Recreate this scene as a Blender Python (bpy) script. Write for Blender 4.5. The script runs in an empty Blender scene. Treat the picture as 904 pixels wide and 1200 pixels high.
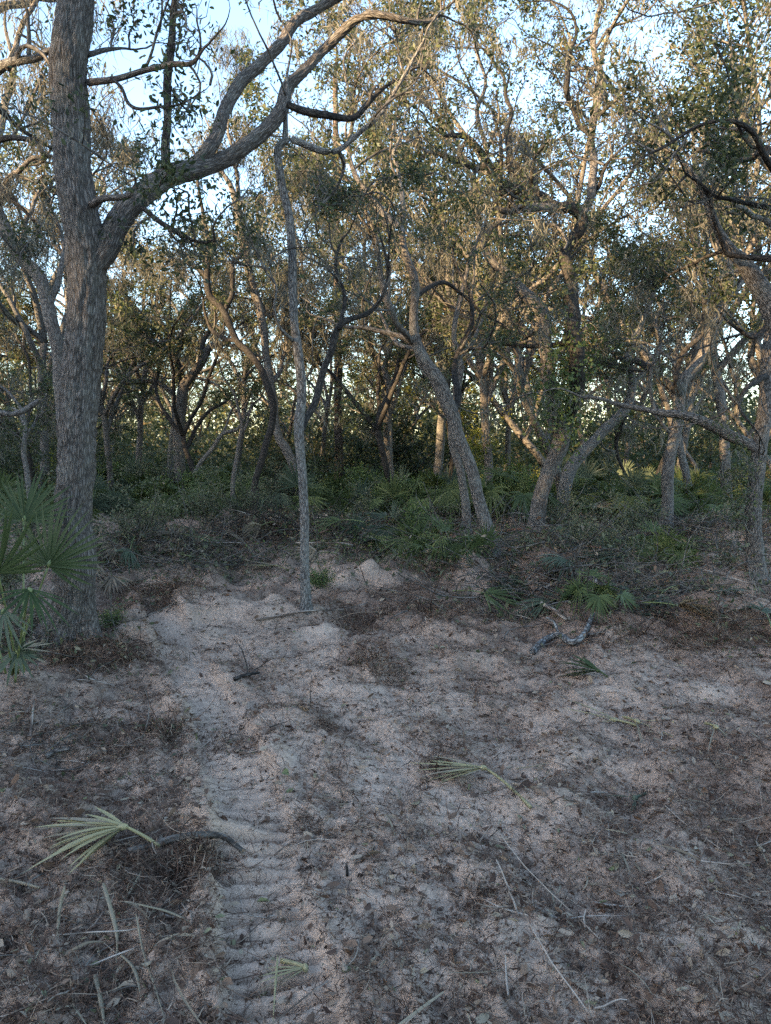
import bpy, math, random
import numpy as np
from mathutils import Vector, Matrix

S = bpy.context.scene
COL = S.collection
R = math.radians
rng = np.random.default_rng(7)
random.seed(7)

# ------------------------------------------------------------------ camera
CAM_H = 1.6
PITCH = R(5.3)
FPX = 867.0                       # focal length in pixels of a 904 x 1200 frame
cam_d = bpy.data.cameras.new('camera')
cam = bpy.data.objects.new('camera', cam_d)
COL.objects.link(cam)
cam.location = (0, 0, CAM_H)
cam.rotation_euler = (R(90) - PITCH, 0, 0)
cam_d.sensor_fit = 'VERTICAL'
cam_d.sensor_height = 34.6
cam_d.lens = 34.6 * FPX / 1200.0
cam_d.clip_start = 0.05
cam_d.clip_end = 2000
S.camera = cam

# ------------------------------------------------------------------ light
SUN_EL = R(14)
SUN_DIR = Vector((-0.80, -0.60, 0)).normalized()     # horizontally towards the sun: behind the camera, to the left
W = bpy.data.worlds.new('World')
S.world = W
W.use_nodes = True
wn = W.node_tree.nodes
wl = W.node_tree.links
sky = wn.new('ShaderNodeTexSky')
sky.sky_type = 'NISHITA'
sky.sun_disc = False
sky.sun_elevation = SUN_EL
sky.sun_rotation = math.atan2(SUN_DIR.x, SUN_DIR.y)
sky.air_density = 1.0
sky.dust_density = 1.0
sky.ozone_density = 1.7
wl.new(sky.outputs[0], wn['Background'].inputs[0])
wn['Background'].inputs[1].default_value = 0.15
sun_d = bpy.data.lights.new('sun', 'SUN')
sun_d.energy = 5.0
sun_d.angle = R(0.5)
sun_d.color = (1.0, 0.70, 0.37)
sun = bpy.data.objects.new('sun', sun_d)
COL.objects.link(sun)
to_sun = Vector((SUN_DIR.x * math.cos(SUN_EL), SUN_DIR.y * math.cos(SUN_EL), math.sin(SUN_EL)))
sun.rotation_euler = (-to_sun).to_track_quat('-Z', 'Y').to_euler()
sun.location = to_sun * 60
S.view_settings.view_transform = 'Standard'
S.view_settings.look = 'None'
S.view_settings.gamma = 1.0
S.view_settings.exposure = 2.55
S.render.engine = 'CYCLES'
S.cycles.use_denoising = False
S.cycles.use_adaptive_sampling = False
S.cycles.max_bounces = 6
S.cycles.diffuse_bounces = 4
S.cycles.transmission_bounces = 3
S.cycles.sample_clamp_indirect = 6

# ------------------------------------------------------------------ pixel -> place
CP, SP_ = math.cos(PITCH), math.sin(PITCH)


def ray(px, py):
    u = (px - 452.0) / FPX
    v = -(py - 600.0) / FPX
    return np.array([u, CP + SP_ * v, -SP_ + CP * v])


def P(px, py, d):
    """the point seen at (px, py) of the photograph that lies d metres away along the ground"""
    r = ray(px, py)
    return np.array([0, 0, CAM_H]) + r * (d / r[1])


def flat(px, py):
    r = ray(px, py)
    t = -CAM_H / r[2]
    return np.array([r[0] * t, r[1] * t])


# ------------------------------------------------------------------ noise
_perm = np.random.default_rng(3).permutation(256)
_perm = np.concatenate([_perm, _perm, _perm])
_g = np.random.default_rng(4).normal(size=(256, 3))
_g /= np.linalg.norm(_g, axis=1)[:, None]


def noise3(x, y, z):
    x, y, z = np.broadcast_arrays(np.asarray(x, float), np.asarray(y, float), np.asarray(z, float))
    xi, yi, zi = np.floor(x).astype(int), np.floor(y).astype(int), np.floor(z).astype(int)
    xf, yf, zf = x - xi, y - yi, z - zi
    f = lambda t: t * t * t * (t * (t * 6 - 15) + 10)
    u, v, w = f(xf), f(yf), f(zf)
    out = 0
    for a in (0, 1):
        for b in (0, 1):
            for c in (0, 1):
                h = _perm[_perm[_perm[(xi + a) & 255] + ((yi + b) & 255)] + ((zi + c) & 255)]
                g = _g[h]
                d = g[..., 0] * (xf - a) + g[..., 1] * (yf - b) + g[..., 2] * (zf - c)
                out = out + d * (u if a else 1 - u) * (v if b else 1 - v) * (w if c else 1 - w)
    return out * 1.6


def noise2(x, y, s=0.0):
    return noise3(x, y, s + 0.37)


def smooth(a, b, x):
    t = np.clip((x - a) / (b - a), 0, 1)
    return t * t * (3 - 2 * t)


# ------------------------------------------------------------------ ground shape
def polyline_dist(x, y, pts):
    """distance to, signed offset from and arc length along a polyline"""
    best = np.full(x.shape, 1e9)
    off = np.zeros(x.shape)
    arc = np.zeros(x.shape)
    s0 = 0.0
    for a, b in zip(pts[:-1], pts[1:]):
        ab = b - a
        L = float(np.hypot(*ab))
        t = np.clip(((x - a[0]) * ab[0] + (y - a[1]) * ab[1]) / (L * L), 0, 1)
        dx, dy = x - (a[0] + ab[0] * t), y - (a[1] + ab[1] * t)
        d = np.hypot(dx, dy)
        m = d < best
        best = np.where(m, d, best)
        off = np.where(m, (ab[0] * dy - ab[1] * dx) / L, off)
        arc = np.where(m, s0 + t * L, arc)
        s0 += L
    return best, off, arc


TRACKS = [  # centre line in the photograph, half width (m), depth (m), lug height (m), lug spacing (m)
    ([(172, 690), (200, 745), (222, 785), (247, 830), (268, 875), (288, 935), (296, 985), (302, 1040), (312, 1095), (326, 1150), (350, 1300)], 0.165, 0.028, 0.042, 0.080),
    ([(372, 740), (398, 800), (432, 880), (468, 960), (505, 1060), (560, 1200), (600, 1300)], 0.15, 0.002, 0.004, 0.12),
    ([(470, 740), (515, 800), (560, 850), (615, 900)], 0.16, 0.008, 0.020, 0.13),
    ([(640, 980), (720, 1040), (810, 1100), (900, 1180)], 0.20, 0.004, 0.004, 0.14),
]
TRACKS = [([flat(*p) for p in t[0]],) + t[1:] for t in TRACKS]

MOUNDS = []   # x, y, rx, ry, height, mulch


def mound(px, py, rx, ry, h, mulch=0.4):
    x, y = flat(px, py)
    MOUNDS.append((x, y, rx, ry, h, mulch))


mound(418, 690, .45, .40, .25, .1)
mound(395, 672, .35, .35, .20, .2)
mound(470, 720, .60, .50, .10, .8)
mound(560, 690, .30, .8, .16, .1)
mound(640, 735, .5, .3, .12, .8)
mound(500, 700, .4, .3, .13, .8)
mound(760, 760, .6, .3, .10, .3)
mound(250, 690, .5, .25, .10, .3)
mound(140, 760, .3, .2, .09, .2)
mound(520, 670, .8, .8, .16, .8)
mound(350, 640, .8, .7, .20, .9)
mound(300, 625, 1.0, .7, .25, .9)
mound(150, 665, .7, .6, .22, .7)
mound(190, 640, 1.0, .7, .16, .8)
mound(200, 705, .5, .5, .10, .9)
mound(480, 640, .8, .6, .22, .9)
mound(690, 700, .9, .6, .16, .9)
mound(730, 672, .9, .5, .20, .8)
mound(660, 690, .6, .4, .22, .9)
mound(600, 625, .8, .4, .18, .1)
mound(800, 735, .9, .5, .10, .8)
mound(850, 640, 1.0, .6, .26, .3)
mound(760, 625, 1.2, .7, .16, .5)
mound(600, 770, .7, .3, .05, .9)
mound(84, 750, .45, .40, .10, .8)
mound(120, 775, .5, .3, .08, .9)
mound(215, 985, .16, .08, .075, .2)
mound(250, 990, .16, .07, .06, .3)
mound(205, 1050, .14, .15, -.10, 1.0)
mound(180, 1020, .09, .16, .03, .9)
mound(40, 880, .3, .25, .06, .5)
mound(300, 720, .6, .3, .05, .2)
mound(450, 780, .3, .3, .06, .9)
mound(860, 690, .8, .5, .12, .2)
mound(600, 660, 1.0, .8, .08, .3)


def ground(x, y):
    """height and mulch cover (0 bare sand .. 1 dark mulch)"""
    x = np.asarray(x, float)
    y = np.asarray(y, float)
    d = np.hypot(x, y)
    far = smooth(14, 30, d)
    h = 0.07 * noise2(x / 2.9, y / 2.9, 1) + 0.25 * far * noise2(x / 9, y / 9, 2)
    rough = 0.5 + 0.5 * noise2(x / 1.7, y / 1.7, 5)
    h1 = 0.065 * noise2(x / .8, y / .8, 7) + 0.055 * noise2(x / .34, y / .34, 8)
    c = 1 - np.abs(noise2(x / .21, y / .21, 9))
    c2 = 1 - np.abs(noise2(x / .10, y / .10, 19))
    h2 = 0.040 * c * c + 0.020 * c2 * c2 + 0.016 * noise2(x / .065, y / .065, 10) + .010 * noise2(x / .03, y / .03, 11)
    # furrows pushed up by the machine, running along the lane
    xx, yy = x + .22 * y, y
    fur = noise2(xx / .30, yy / 1.1, 12) * .022
    m = .48 + .24 * noise2(x / .9, y / .9, 13) + .30 * noise2(x / .3, y / .3, 14) + .22 * noise2(x / .11, y / .11, 24) + .2 * noise2(xx / .2, yy / .9, 21)
    lane_d, off, arc = polyline_dist(x, y, [flat(250, 690), flat(330, 800), flat(370, 900), flat(410, 1020), flat(470, 1300)])
    lane = 1 - smooth(.35, .85, lane_d)
    m = m - .10 * lane
    left = smooth(.3, .9, -(x + 0.62 + .06 * (y - 3))) * (1 - smooth(5.5, 7, y))
    m = m + .24 * left
    m = m + .28 * smooth(5.0, 8.0, y) * (1 - smooth(13, 16, y)) + .10 * smooth(.5, 2, x)
    m = m + .5 * smooth(15, 19, d)
    keep = np.ones_like(h)
    add = np.zeros_like(h)
    for pts, hw, dep, lug, sp in TRACKS:
        dd, off, arc = polyline_dist(x, y, pts)
        wob = dd + .03 * noise2(x / .22, y / .22, 31) + .02 * noise2(x / .08, y / .08, 36)
        inn = 1 - smooth(hw * .75, hw * 1.05, wob)
        sh = np.exp(-((wob - hw * 1.25) / .06) ** 2)
        patch = np.clip(.85 + .7 * noise2(x / .7, y / .7, 33), .25, 1)
        ph = arc / sp + .10 * noise2(x / .2, y / .2, 32) + .08 * np.abs(off) / hw
        saw = ph - np.floor(ph)
        bar = smooth(.10, .32, saw) * (1 - smooth(.72, .95, saw))
        add = add + inn * (-dep + lug * patch * (bar - .4)) + sh * dep * .45 * np.clip(1 + 1.6 * noise2(x / .22, y / .22, 35), 0, 2) * (1 + (off < 0))
        keep = keep * (1 - .55 * inn * min(1, lug / .03))
        m = m - inn * (.45 if lug > .03 else .12) * patch
    h1 = h1 * (1 + .9 * smooth(4.5, 7, y) * (1 - far)) * (1 + .35 * smooth(.4, 1.2, np.abs(x + .3)))
    h = h + keep * (h1 + h2 * (.45 + .8 * rough) + fur) + add
    for mx, my, rx, ry, mh, mu in MOUNDS:
        q = ((x - mx) / rx) ** 2 + ((y - my) / ry) ** 2
        g = np.exp(-q)
        h = h + mh * g * (1 + .5 * noise2(x / .25, y / .25, 17))
        m = m + (mu - .45) * 1.0 * np.exp(-q * .8)
    return h, np.clip(m, 0, 1)


def gz(x, y):
    return float(ground(np.array([x]), np.array([y]))[0][0])


def onground(px, py):
    """where the sight line through (px, py) of the photograph meets the ground"""
    r = ray(px, py)
    ts = np.geomspace(1.2, 90, 1500)
    pts = np.array([0, 0, CAM_H]) + ts[:, None] * r
    h = ground(pts[:, 0], pts[:, 1])[0]
    k = np.argmax(pts[:, 2] < h)
    if pts[k, 2] >= h[k]:
        k = len(ts) - 1
    return np.array([pts[k, 0], pts[k, 1], h[k]])


# ------------------------------------------------------------------ meshes from arrays
class Acc:
    def __init__(s):
        s.v, s.f, s.b, s.n = [], [], [], 0

    def add(s, v, f, bk=None):
        v = np.asarray(v, np.float32).reshape(-1, 3)
        f = np.asarray(f, np.int32)
        s.v.append(v)
        s.f.append(f + s.n)
        s.b.append(np.zeros_like(v) if bk is None else np.asarray(bk, np.float32).reshape(-1, 3))
        s.n += len(v)

    def mesh(s, name, mat, smooth_=True, origin=(0, 0, 0)):
        me = bpy.data.meshes.new(name)
        if not s.v:
            return me
        v = np.concatenate(s.v) - np.asarray(origin, np.float32)
        me.vertices.add(len(v))
        me.vertices.foreach_set('co', v.ravel().astype(np.float32))
        loops, starts, o = [], [], 0
        for f in s.f:
            if len(f) == 0:
                continue
            k = f.shape[1]
            loops.append(f.ravel())
            starts.append(o + np.arange(len(f)) * k)
            o += f.size
        loops = np.concatenate(loops)
        starts = np.concatenate(starts)
        me.loops.add(len(loops))
        me.loops.foreach_set('vertex_index', loops.astype(np.int32))
        me.polygons.add(len(starts))
        me.polygons.foreach_set('loop_start', starts.astype(np.int32))
        me.update(calc_edges=True)
        if smooth_:
            me.polygons.foreach_set('use_smooth', np.ones(len(starts), bool))
        a = me.attributes.new('bk', 'FLOAT_VECTOR', 'POINT')
        a.data.foreach_set('vector', np.concatenate(s.b).ravel().astype(np.float32))
        if mat:
            me.materials.append(mat)
        me.update()
        return me


def obj(name, me, parent=None, kind=None, loc=None):
    o = bpy.data.objects.new(name, me)
    COL.objects.link(o)
    if parent is not None:
        o.parent = parent
    if kind:
        o['kind'] = kind
    if loc is not None:
        o.location = loc
    return o


def thing(name, label, cat, loc=(0, 0, 0), rotz=0, group=None):
    o = bpy.data.objects.new(name, None)
    COL.objects.link(o)
    o.empty_display_size = .1
    o.location = loc
    o.rotation_euler = (0, 0, rotz)
    return tag(o, label, cat, group)


def tag(o, label, cat, group=None):
    o['label'] = label
    o['category'] = cat
    if group:
        o['group'] = group
    return o


def unit(a):
    return a / np.maximum(np.linalg.norm(a, axis=-1, keepdims=True), 1e-9)


def tubes(acc, Pn, Rn, sides, cap=False, rough=0.0, flare=False, ridge=0.0):
    """M tubes of S rings each: Pn (M,S,3), Rn (M,S)"""
    Pn = np.asarray(Pn, float)
    Rn = np.asarray(Rn, float)
    M, N = Rn.shape
    if M == 0:
        return
    T = np.gradient(Pn, axis=1)
    T = unit(T)
    mt = unit(T.mean(1))
    ref = np.where((np.abs(mt[:, 2:3]) < .6), np.array([[0, 0, 1.0]]), np.array([[1.0, 0, 0]]))
    ref = ref[:, None, :]
    A = unit(ref - (ref * T).sum(-1, keepdims=True) * T)
    B = np.cross(T, A)
    th = np.arange(sides) * 2 * np.pi / sides
    cs, sn = np.cos(th), np.sin(th)
    seg = np.linalg.norm(np.diff(Pn, axis=1), axis=-1)
    arc = np.concatenate([np.zeros((M, 1)), np.cumsum(seg, 1)], 1)
    rr = Rn[:, :, None] * np.ones(sides)
    off = rng.uniform(0, 50, (M, 1, 1))
    bx = Rn[:, :, None] * cs + off
    by = Rn[:, :, None] * sn + off
    bz = arc[:, :, None] + 0 * th
    if rough:
        rr = rr * (1 + rough * noise3(bx * 6, by * 6, bz * 2.2) + rough * .7 * noise3(bx * 17, by * 17, bz * 6))
    if ridge:
        n = noise3(bx * 38, by * 38, bz * 6)
        n2 = noise3(bx * 90, by * 90, bz * 26 + 9)
        rr = rr + ridge * (1 - 2.6 * np.abs(n)) + ridge * .5 * n2
    if flare:
        lob = np.clip(noise3(cs * 1.5 + off, sn * 1.5 + off, 0 * cs + .5), -.25, 1)
        rr = rr + Rn[:, :1, None] * (1.5 if sides > 40 else .8) * np.maximum(lob, -.1) * np.exp(-bz / (Rn[:, :1, None] * 1.3))
    V = Pn[:, :, None, :] + rr[..., None] * (cs[:, None] * A[:, :, None, :] + sn[:, None] * B[:, :, None, :])
    idx = np.arange(M * N * sides).reshape(M, N, sides)
    nx = np.roll(idx, -1, 2)
    F = np.stack([idx[:, :-1], nx[:, :-1], nx[:, 1:], idx[:, 1:]], -1).reshape(-1, 4)
    acc.add(V, F, np.stack([bx, by, bz], -1))
    if cap and M == 1:
        for ring, rev in ((idx[0, 0], True), (idx[0, -1], False)):
            acc.f.append((ring[::-1] if rev else ring)[None, :] + acc.n - M * N * sides)


def ribbons(acc, Pn, Wn, side, fold=0.0):
    """M strips of S nodes; side (M,3) or (M,S,3); fold lifts the edges (three vertices across)"""
    Pn = np.asarray(Pn, float)
    M, N, _ = Pn.shape
    if M == 0:
        return
    sd = side if side.ndim == 3 else np.repeat(side[:, None, :], N, 1)
    if fold:
        T = unit(np.gradient(Pn, axis=1))
        nrm = np.cross(T, sd)
        up = nrm * (Wn * fold)[..., None]
        V = np.stack([Pn + sd * Wn[..., None] + up, Pn, Pn - sd * Wn[..., None] + up], 2)
        idx = np.arange(M * N * 3).reshape(M, N, 3)
        F = np.concatenate([np.stack([idx[:, :-1, k], idx[:, :-1, k + 1], idx[:, 1:, k + 1], idx[:, 1:, k]], -1).reshape(-1, 4) for k in (0, 1)])
    else:
        V = np.stack([Pn + sd * Wn[..., None], Pn - sd * Wn[..., None]], 2)
        idx = np.arange(M * N * 2).reshape(M, N, 2)
        F = np.stack([idx[:, :-1, 0], idx[:, :-1, 1], idx[:, 1:, 1], idx[:, 1:, 0]], -1).reshape(-1, 4)
    acc.add(V, F)


def rvec(n):
    return unit(rng.normal(size=(n, 3)))


def leaves(acc, pos, size, aspect=.42, flatness=0.0, upbend=.15):
    """one small folded four-cornered leaf at every position"""
    n = len(pos)
    if n == 0:
        return
    a = rvec(n)
    a[:, 2] = a[:, 2] * (1 - flatness) - .15
    a = unit(a)
    b = rvec(n)
    b[:, 2] *= (1 - flatness)
    b = unit(b - (a * b).sum(1, keepdims=True) * a)
    c = np.cross(a, b)
    s = size * rng.uniform(.65, 1.3, n)[:, None]
    w = s * aspect * rng.uniform(.8, 1.2, n)[:, None]
    lift = c * s * upbend * rng.uniform(-1, 1, n)[:, None]
    V = np.stack([pos, pos + a * s * .55 + b * w * .5 + lift, pos + a * s, pos + a * s * .5 - b * w * .5 + lift], 1)
    F = np.arange(n * 4).reshape(n, 4)
    acc.add(V, F)


def leaves6(acc, pos, size, aspect=.42, flatness=0.0, curl=.25):
    """a leaf of two halves along a bent midrib, at every position"""
    n = len(pos)
    a = rvec(n)
    a[:, 2] = a[:, 2] * (1 - flatness) - .1
    a = unit(a)
    b = rvec(n)
    b[:, 2] *= (1 - flatness)
    b = unit(b - (a * b).sum(1, keepdims=True) * a)
    c = np.cross(a, b)
    s = size * rng.uniform(.65, 1.3, n)[:, None]
    w = s * aspect * rng.uniform(.75, 1.2, n)[:, None] * .5
    k = c * s * curl * rng.uniform(-1, 1, n)[:, None]
    f = c * w * rng.uniform(-.2, 1.0, n)[:, None]
    V = np.stack([pos, pos + a * s * .3 + b * w * .85 + f * .85 + k * .4, pos + a * s * .7 + b * w + f + k * .8, pos + a * s + k * .6,
                  pos + a * s * .68 - b * w + f + k * .8, pos + a * s * .28 - b * w * .8 + f * .8 + k * .4], 1)
    i = np.arange(n)[:, None] * 6
    acc.add(V, np.concatenate([i + [0, 1, 2, 3], i + [0, 3, 4, 5]]))


# ------------------------------------------------------------------ materials
def mat(name):
    m = bpy.data.materials.new(name)
    m.use_nodes = True
    nt = m.node_tree
    nt.nodes.clear()
    return m, nt.nodes, nt.links


def N(nodes, t, **kw):
    n = nodes.new(t)
    for k, v in kw.items():
        if k in n.inputs:
            n.inputs[k].default_value = v
        else:
            setattr(n, k, v)
    return n


def ramp(nodes, stops, interp='LINEAR'):
    r = nodes.new('ShaderNodeValToRGB')
    r.color_ramp.interpolation = interp
    e = r.color_ramp.elements
    while len(e) < len(stops):
        e.new(.5)
    for k, (p, c) in enumerate(stops):
        e[k].position = p
        e[k].color = (*c, 1)
    return r


def leaf_mat(name, stops, trans=.35, rough=.55, spec=.35, transcol=None):
    m, n, l = mat(name)
    geo = N(n, 'ShaderNodeNewGeometry')
    rp = ramp(n, stops)
    l.new(geo.outputs['Random Per Island'], rp.inputs[0])
    pb = N(n, 'ShaderNodeBsdfPrincipled', Roughness=rough)
    pb.inputs['Specular IOR Level'].default_value = spec
    l.new(rp.outputs[0], pb.inputs['Base Color'])
    tr = N(n, 'ShaderNodeBsdfTranslucent')
    hs = N(n, 'ShaderNodeHueSaturation', Value=1.5, Saturation=1.15)
    l.new(rp.outputs[0], hs.inputs['Color'])
    l.new(hs.outputs[0], tr.inputs[0])
    mx = N(n, 'ShaderNodeMixShader')
    mx.inputs[0].default_value = trans
    l.new(pb.outputs[0], mx.inputs[1])
    l.new(tr.outputs[0], mx.inputs[2])
    o = N(n, 'ShaderNodeOutputMaterial')
    l.new(mx.outputs[0], o.inputs[0])
    return m


def bark_mat(name, dark, mid, pale, su=30, sv=7, bump=.6, lichen=.5):
    m, n, l = mat(name)
    at = N(n, 'ShaderNodeAttribute', attribute_name='bk')
    mp = N(n, 'ShaderNodeMapping')
    mp.inputs['Scale'].default_value = (su, su, sv)
    l.new(at.outputs['Vector'], mp.inputs[0])
    vo = N(n, 'ShaderNodeTexVoronoi', feature='DISTANCE_TO_EDGE', Scale=1.0, Randomness=1.0)
    no = N(n, 'ShaderNodeTexNoise', Scale=1.6, Detail=6.0, Roughness=.65)
    l.new(mp.outputs[0], no.inputs['Vector'])
    # warp the plates
    add = N(n, 'ShaderNodeVectorMath', operation='MULTIPLY_ADD')
    add.inputs[1].default_value = (.9, .9, .9)
    l.new(no.outputs['Color'], add.inputs[0])
    l.new(mp.outputs[0], add.inputs[2])
    l.new(add.outputs[0], vo.inputs['Vector'])
    r1 = ramp(n, [(0, (0, 0, 0)), (.25, (1, 1, 1))])
    l.new(vo.outputs['Distance'], r1.inputs[0])
    hm = N(n, 'ShaderNodeMix', data_type='RGBA', blend_type='MULTIPLY')
    hm.inputs[0].default_value = .6
    l.new(r1.outputs[0], hm.inputs[6])
    l.new(no.outputs['Fac'], hm.inputs[7])
    cr = ramp(n, [(.05, dark), (.30, mid), (.75, pale)])
    l.new(hm.outputs[2], cr.inputs[0])
    # lichen and weather blotches
    mp2 = N(n, 'ShaderNodeMapping')
    mp2.inputs['Scale'].default_value = (9, 9, 5)
    l.new(at.outputs['Vector'], mp2.inputs[0])
    n2 = N(n, 'ShaderNodeTexNoise', Scale=1.0, Detail=5.0, Roughness=.7)
    l.new(mp2.outputs[0], n2.inputs['Vector'])
    r2 = ramp(n, [(.50, (0, 0, 0)), (.68, (1, 1, 1))])
    l.new(n2.outputs['Fac'], r2.inputs[0])
    mu = N(n, 'ShaderNodeMath', operation='MULTIPLY')
    mu.inputs[1].default_value = lichen
    l.new(r2.outputs[0], mu.inputs[0])
    mc = N(n, 'ShaderNodeMix', data_type='RGBA')
    l.new(mu.outputs[0], mc.inputs[0])
    l.new(cr.outputs[0], mc.inputs[6])
    mc.inputs[7].default_value = (.19, .19, .165, 1)
    pb = N(n, 'ShaderNodeBsdfPrincipled', Roughness=.9)
    pb.inputs['Specular IOR Level'].default_value = .2
    l.new(mc.outputs[2], pb.inputs['Base Color'])
    bp = N(n, 'ShaderNodeBump', Strength=bump, Distance=.012)
    l.new(hm.outputs[2], bp.inputs['Height'])
    l.new(bp.outputs[0], pb.inputs['Normal'])
    o = N(n, 'ShaderNodeOutputMaterial')
    l.new(pb.outputs[0], o.inputs[0])
    return m


M_BARK = bark_mat('oak bark', (.032, .027, .023), (.108, .095, .083), (.20, .18, .16), su=70, sv=14)
M_BARK_NEAR = bark_mat('furrowed oak bark', (.050, .043, .037), (.105, .093, .082), (.155, .14, .125), su=75, sv=12, bump=.9, lichen=.4)
M_BARK_D = bark_mat('dark shaded oak bark', (.010, .009, .008), (.030, .026, .023), (.062, .054, .047), su=60, sv=16, lichen=.12)  # dark, mossy bark; shade on the limbs is put into the colour too
M_BARK_P = bark_mat('pale oak bark', (.040, .036, .032), (.12, .112, .103), (.20, .19, .175), su=60, sv=16, lichen=.5)
M_BARK_PINE = bark_mat('pine bark', (.03, .02, .016), (.085, .062, .05), (.15, .115, .095), su=24, sv=10, lichen=.2)
M_TWIG = bark_mat('twig bark', (.03, .026, .022), (.075, .066, .058), (.13, .12, .105), bump=.2, lichen=.35)
M_DEAD = bark_mat('dead wood', (.06, .045, .035), (.17, .13, .10), (.33, .29, .245), su=20, sv=3, bump=.3, lichen=.3)
M_LOG = bark_mat('lichened log', (.04, .036, .033), (.13, .128, .12), (.26, .26, .245), su=40, sv=14, bump=.8, lichen=.7)
M_LEAF = leaf_mat('oak leaves', [(0, (.026, .038, .018)), (.35, (.048, .064, .029)), (.70, (.078, .094, .042)), (.90, (.11, .115, .05)), (.97, (.15, .125, .055)), (1, (.11, .065, .032))])
M_LEAF_D = leaf_mat('dark oak leaves', [(0, (.018, .027, .013)), (.5, (.036, .049, .022)), (.9, (.062, .076, .033)), (1, (.09, .075, .035))])
M_LEAF_Y = leaf_mat('yellow green leaves', [(0, (.07, .085, .02)), (.5, (.13, .145, .03)), (1, (.20, .19, .04))], trans=.45)
M_MOSS = leaf_mat('spanish moss', [(0, (.07, .07, .055)), (.5, (.125, .122, .10)), (1, (.19, .18, .145))], trans=.3, rough=.9, spec=.05)
M_SHRUB = leaf_mat('shrub leaves', [(0, (.05, .075, .027)), (.5, (.09, .125, .042)), (.9, (.125, .16, .05)), (1, (.15, .15, .05))], trans=.35)
M_SHRUB_D = leaf_mat('dull shrub leaves', [(0, (.045, .055, .030)), (.5, (.085, .10, .052)), (.85, (.14, .14, .08)), (1, (.18, .14, .09))], trans=.3)
M_PALM = leaf_mat('palmetto leaf', [(0, (.045, .062, .022)), (.6, (.078, .10, .036)), (1, (.12, .14, .055))], trans=.2, rough=.6, spec=.2)
M_PALM_G = leaf_mat('greyed palmetto leaf', [(0, (.045, .062, .040)), (.6, (.075, .095, .062)), (1, (.12, .13, .09))], trans=.2, rough=.65, spec=.15)
M_PALM_DRY = leaf_mat('drying palmetto leaf', [(0, (.18, .165, .085)), (.6, (.27, .24, .125)), (1, (.34, .30, .17))], trans=.2, rough=.5)
M_STRAW = leaf_mat('straw palmetto leaf', [(0, (.13, .10, .065)), (.5, (.20, .165, .11)), (1, (.30, .26, .18))], trans=.2, rough=.6)
M_BROWNLEAF = leaf_mat('dead palmetto leaf', [(0, (.10, .075, .05)), (.6, (.18, .14, .09)), (1, (.26, .21, .14))], trans=.15, rough=.7)
M_LITTER = leaf_mat('leaf litter', [(0, (.05, .03, .02)), (.35, (.11, .065, .04)), (.6, (.17, .11, .07)), (.8, (.25, .19, .13)), (.93, (.27, .22, .165)), (1, (.12, .13, .05))], trans=.1, rough=.7)
M_FIBRE = leaf_mat('root fibre', [(0, (.026, .017, .012)), (.5, (.078, .047, .033)), (.8, (.14, .092, .064)), (1, (.27, .22, .165))], trans=.05, rough=.8, spec=.1)
M_ORANGE = leaf_mat('rusty bark strip', [(0, (.10, .05, .032)), (1, (.15, .08, .05))], trans=.05, rough=.8)
M_PETIOLE = leaf_mat('palmetto stalk', [(0, (.09, .12, .04)), (1, (.14, .16, .06))], trans=.0, rough=.5)


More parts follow.
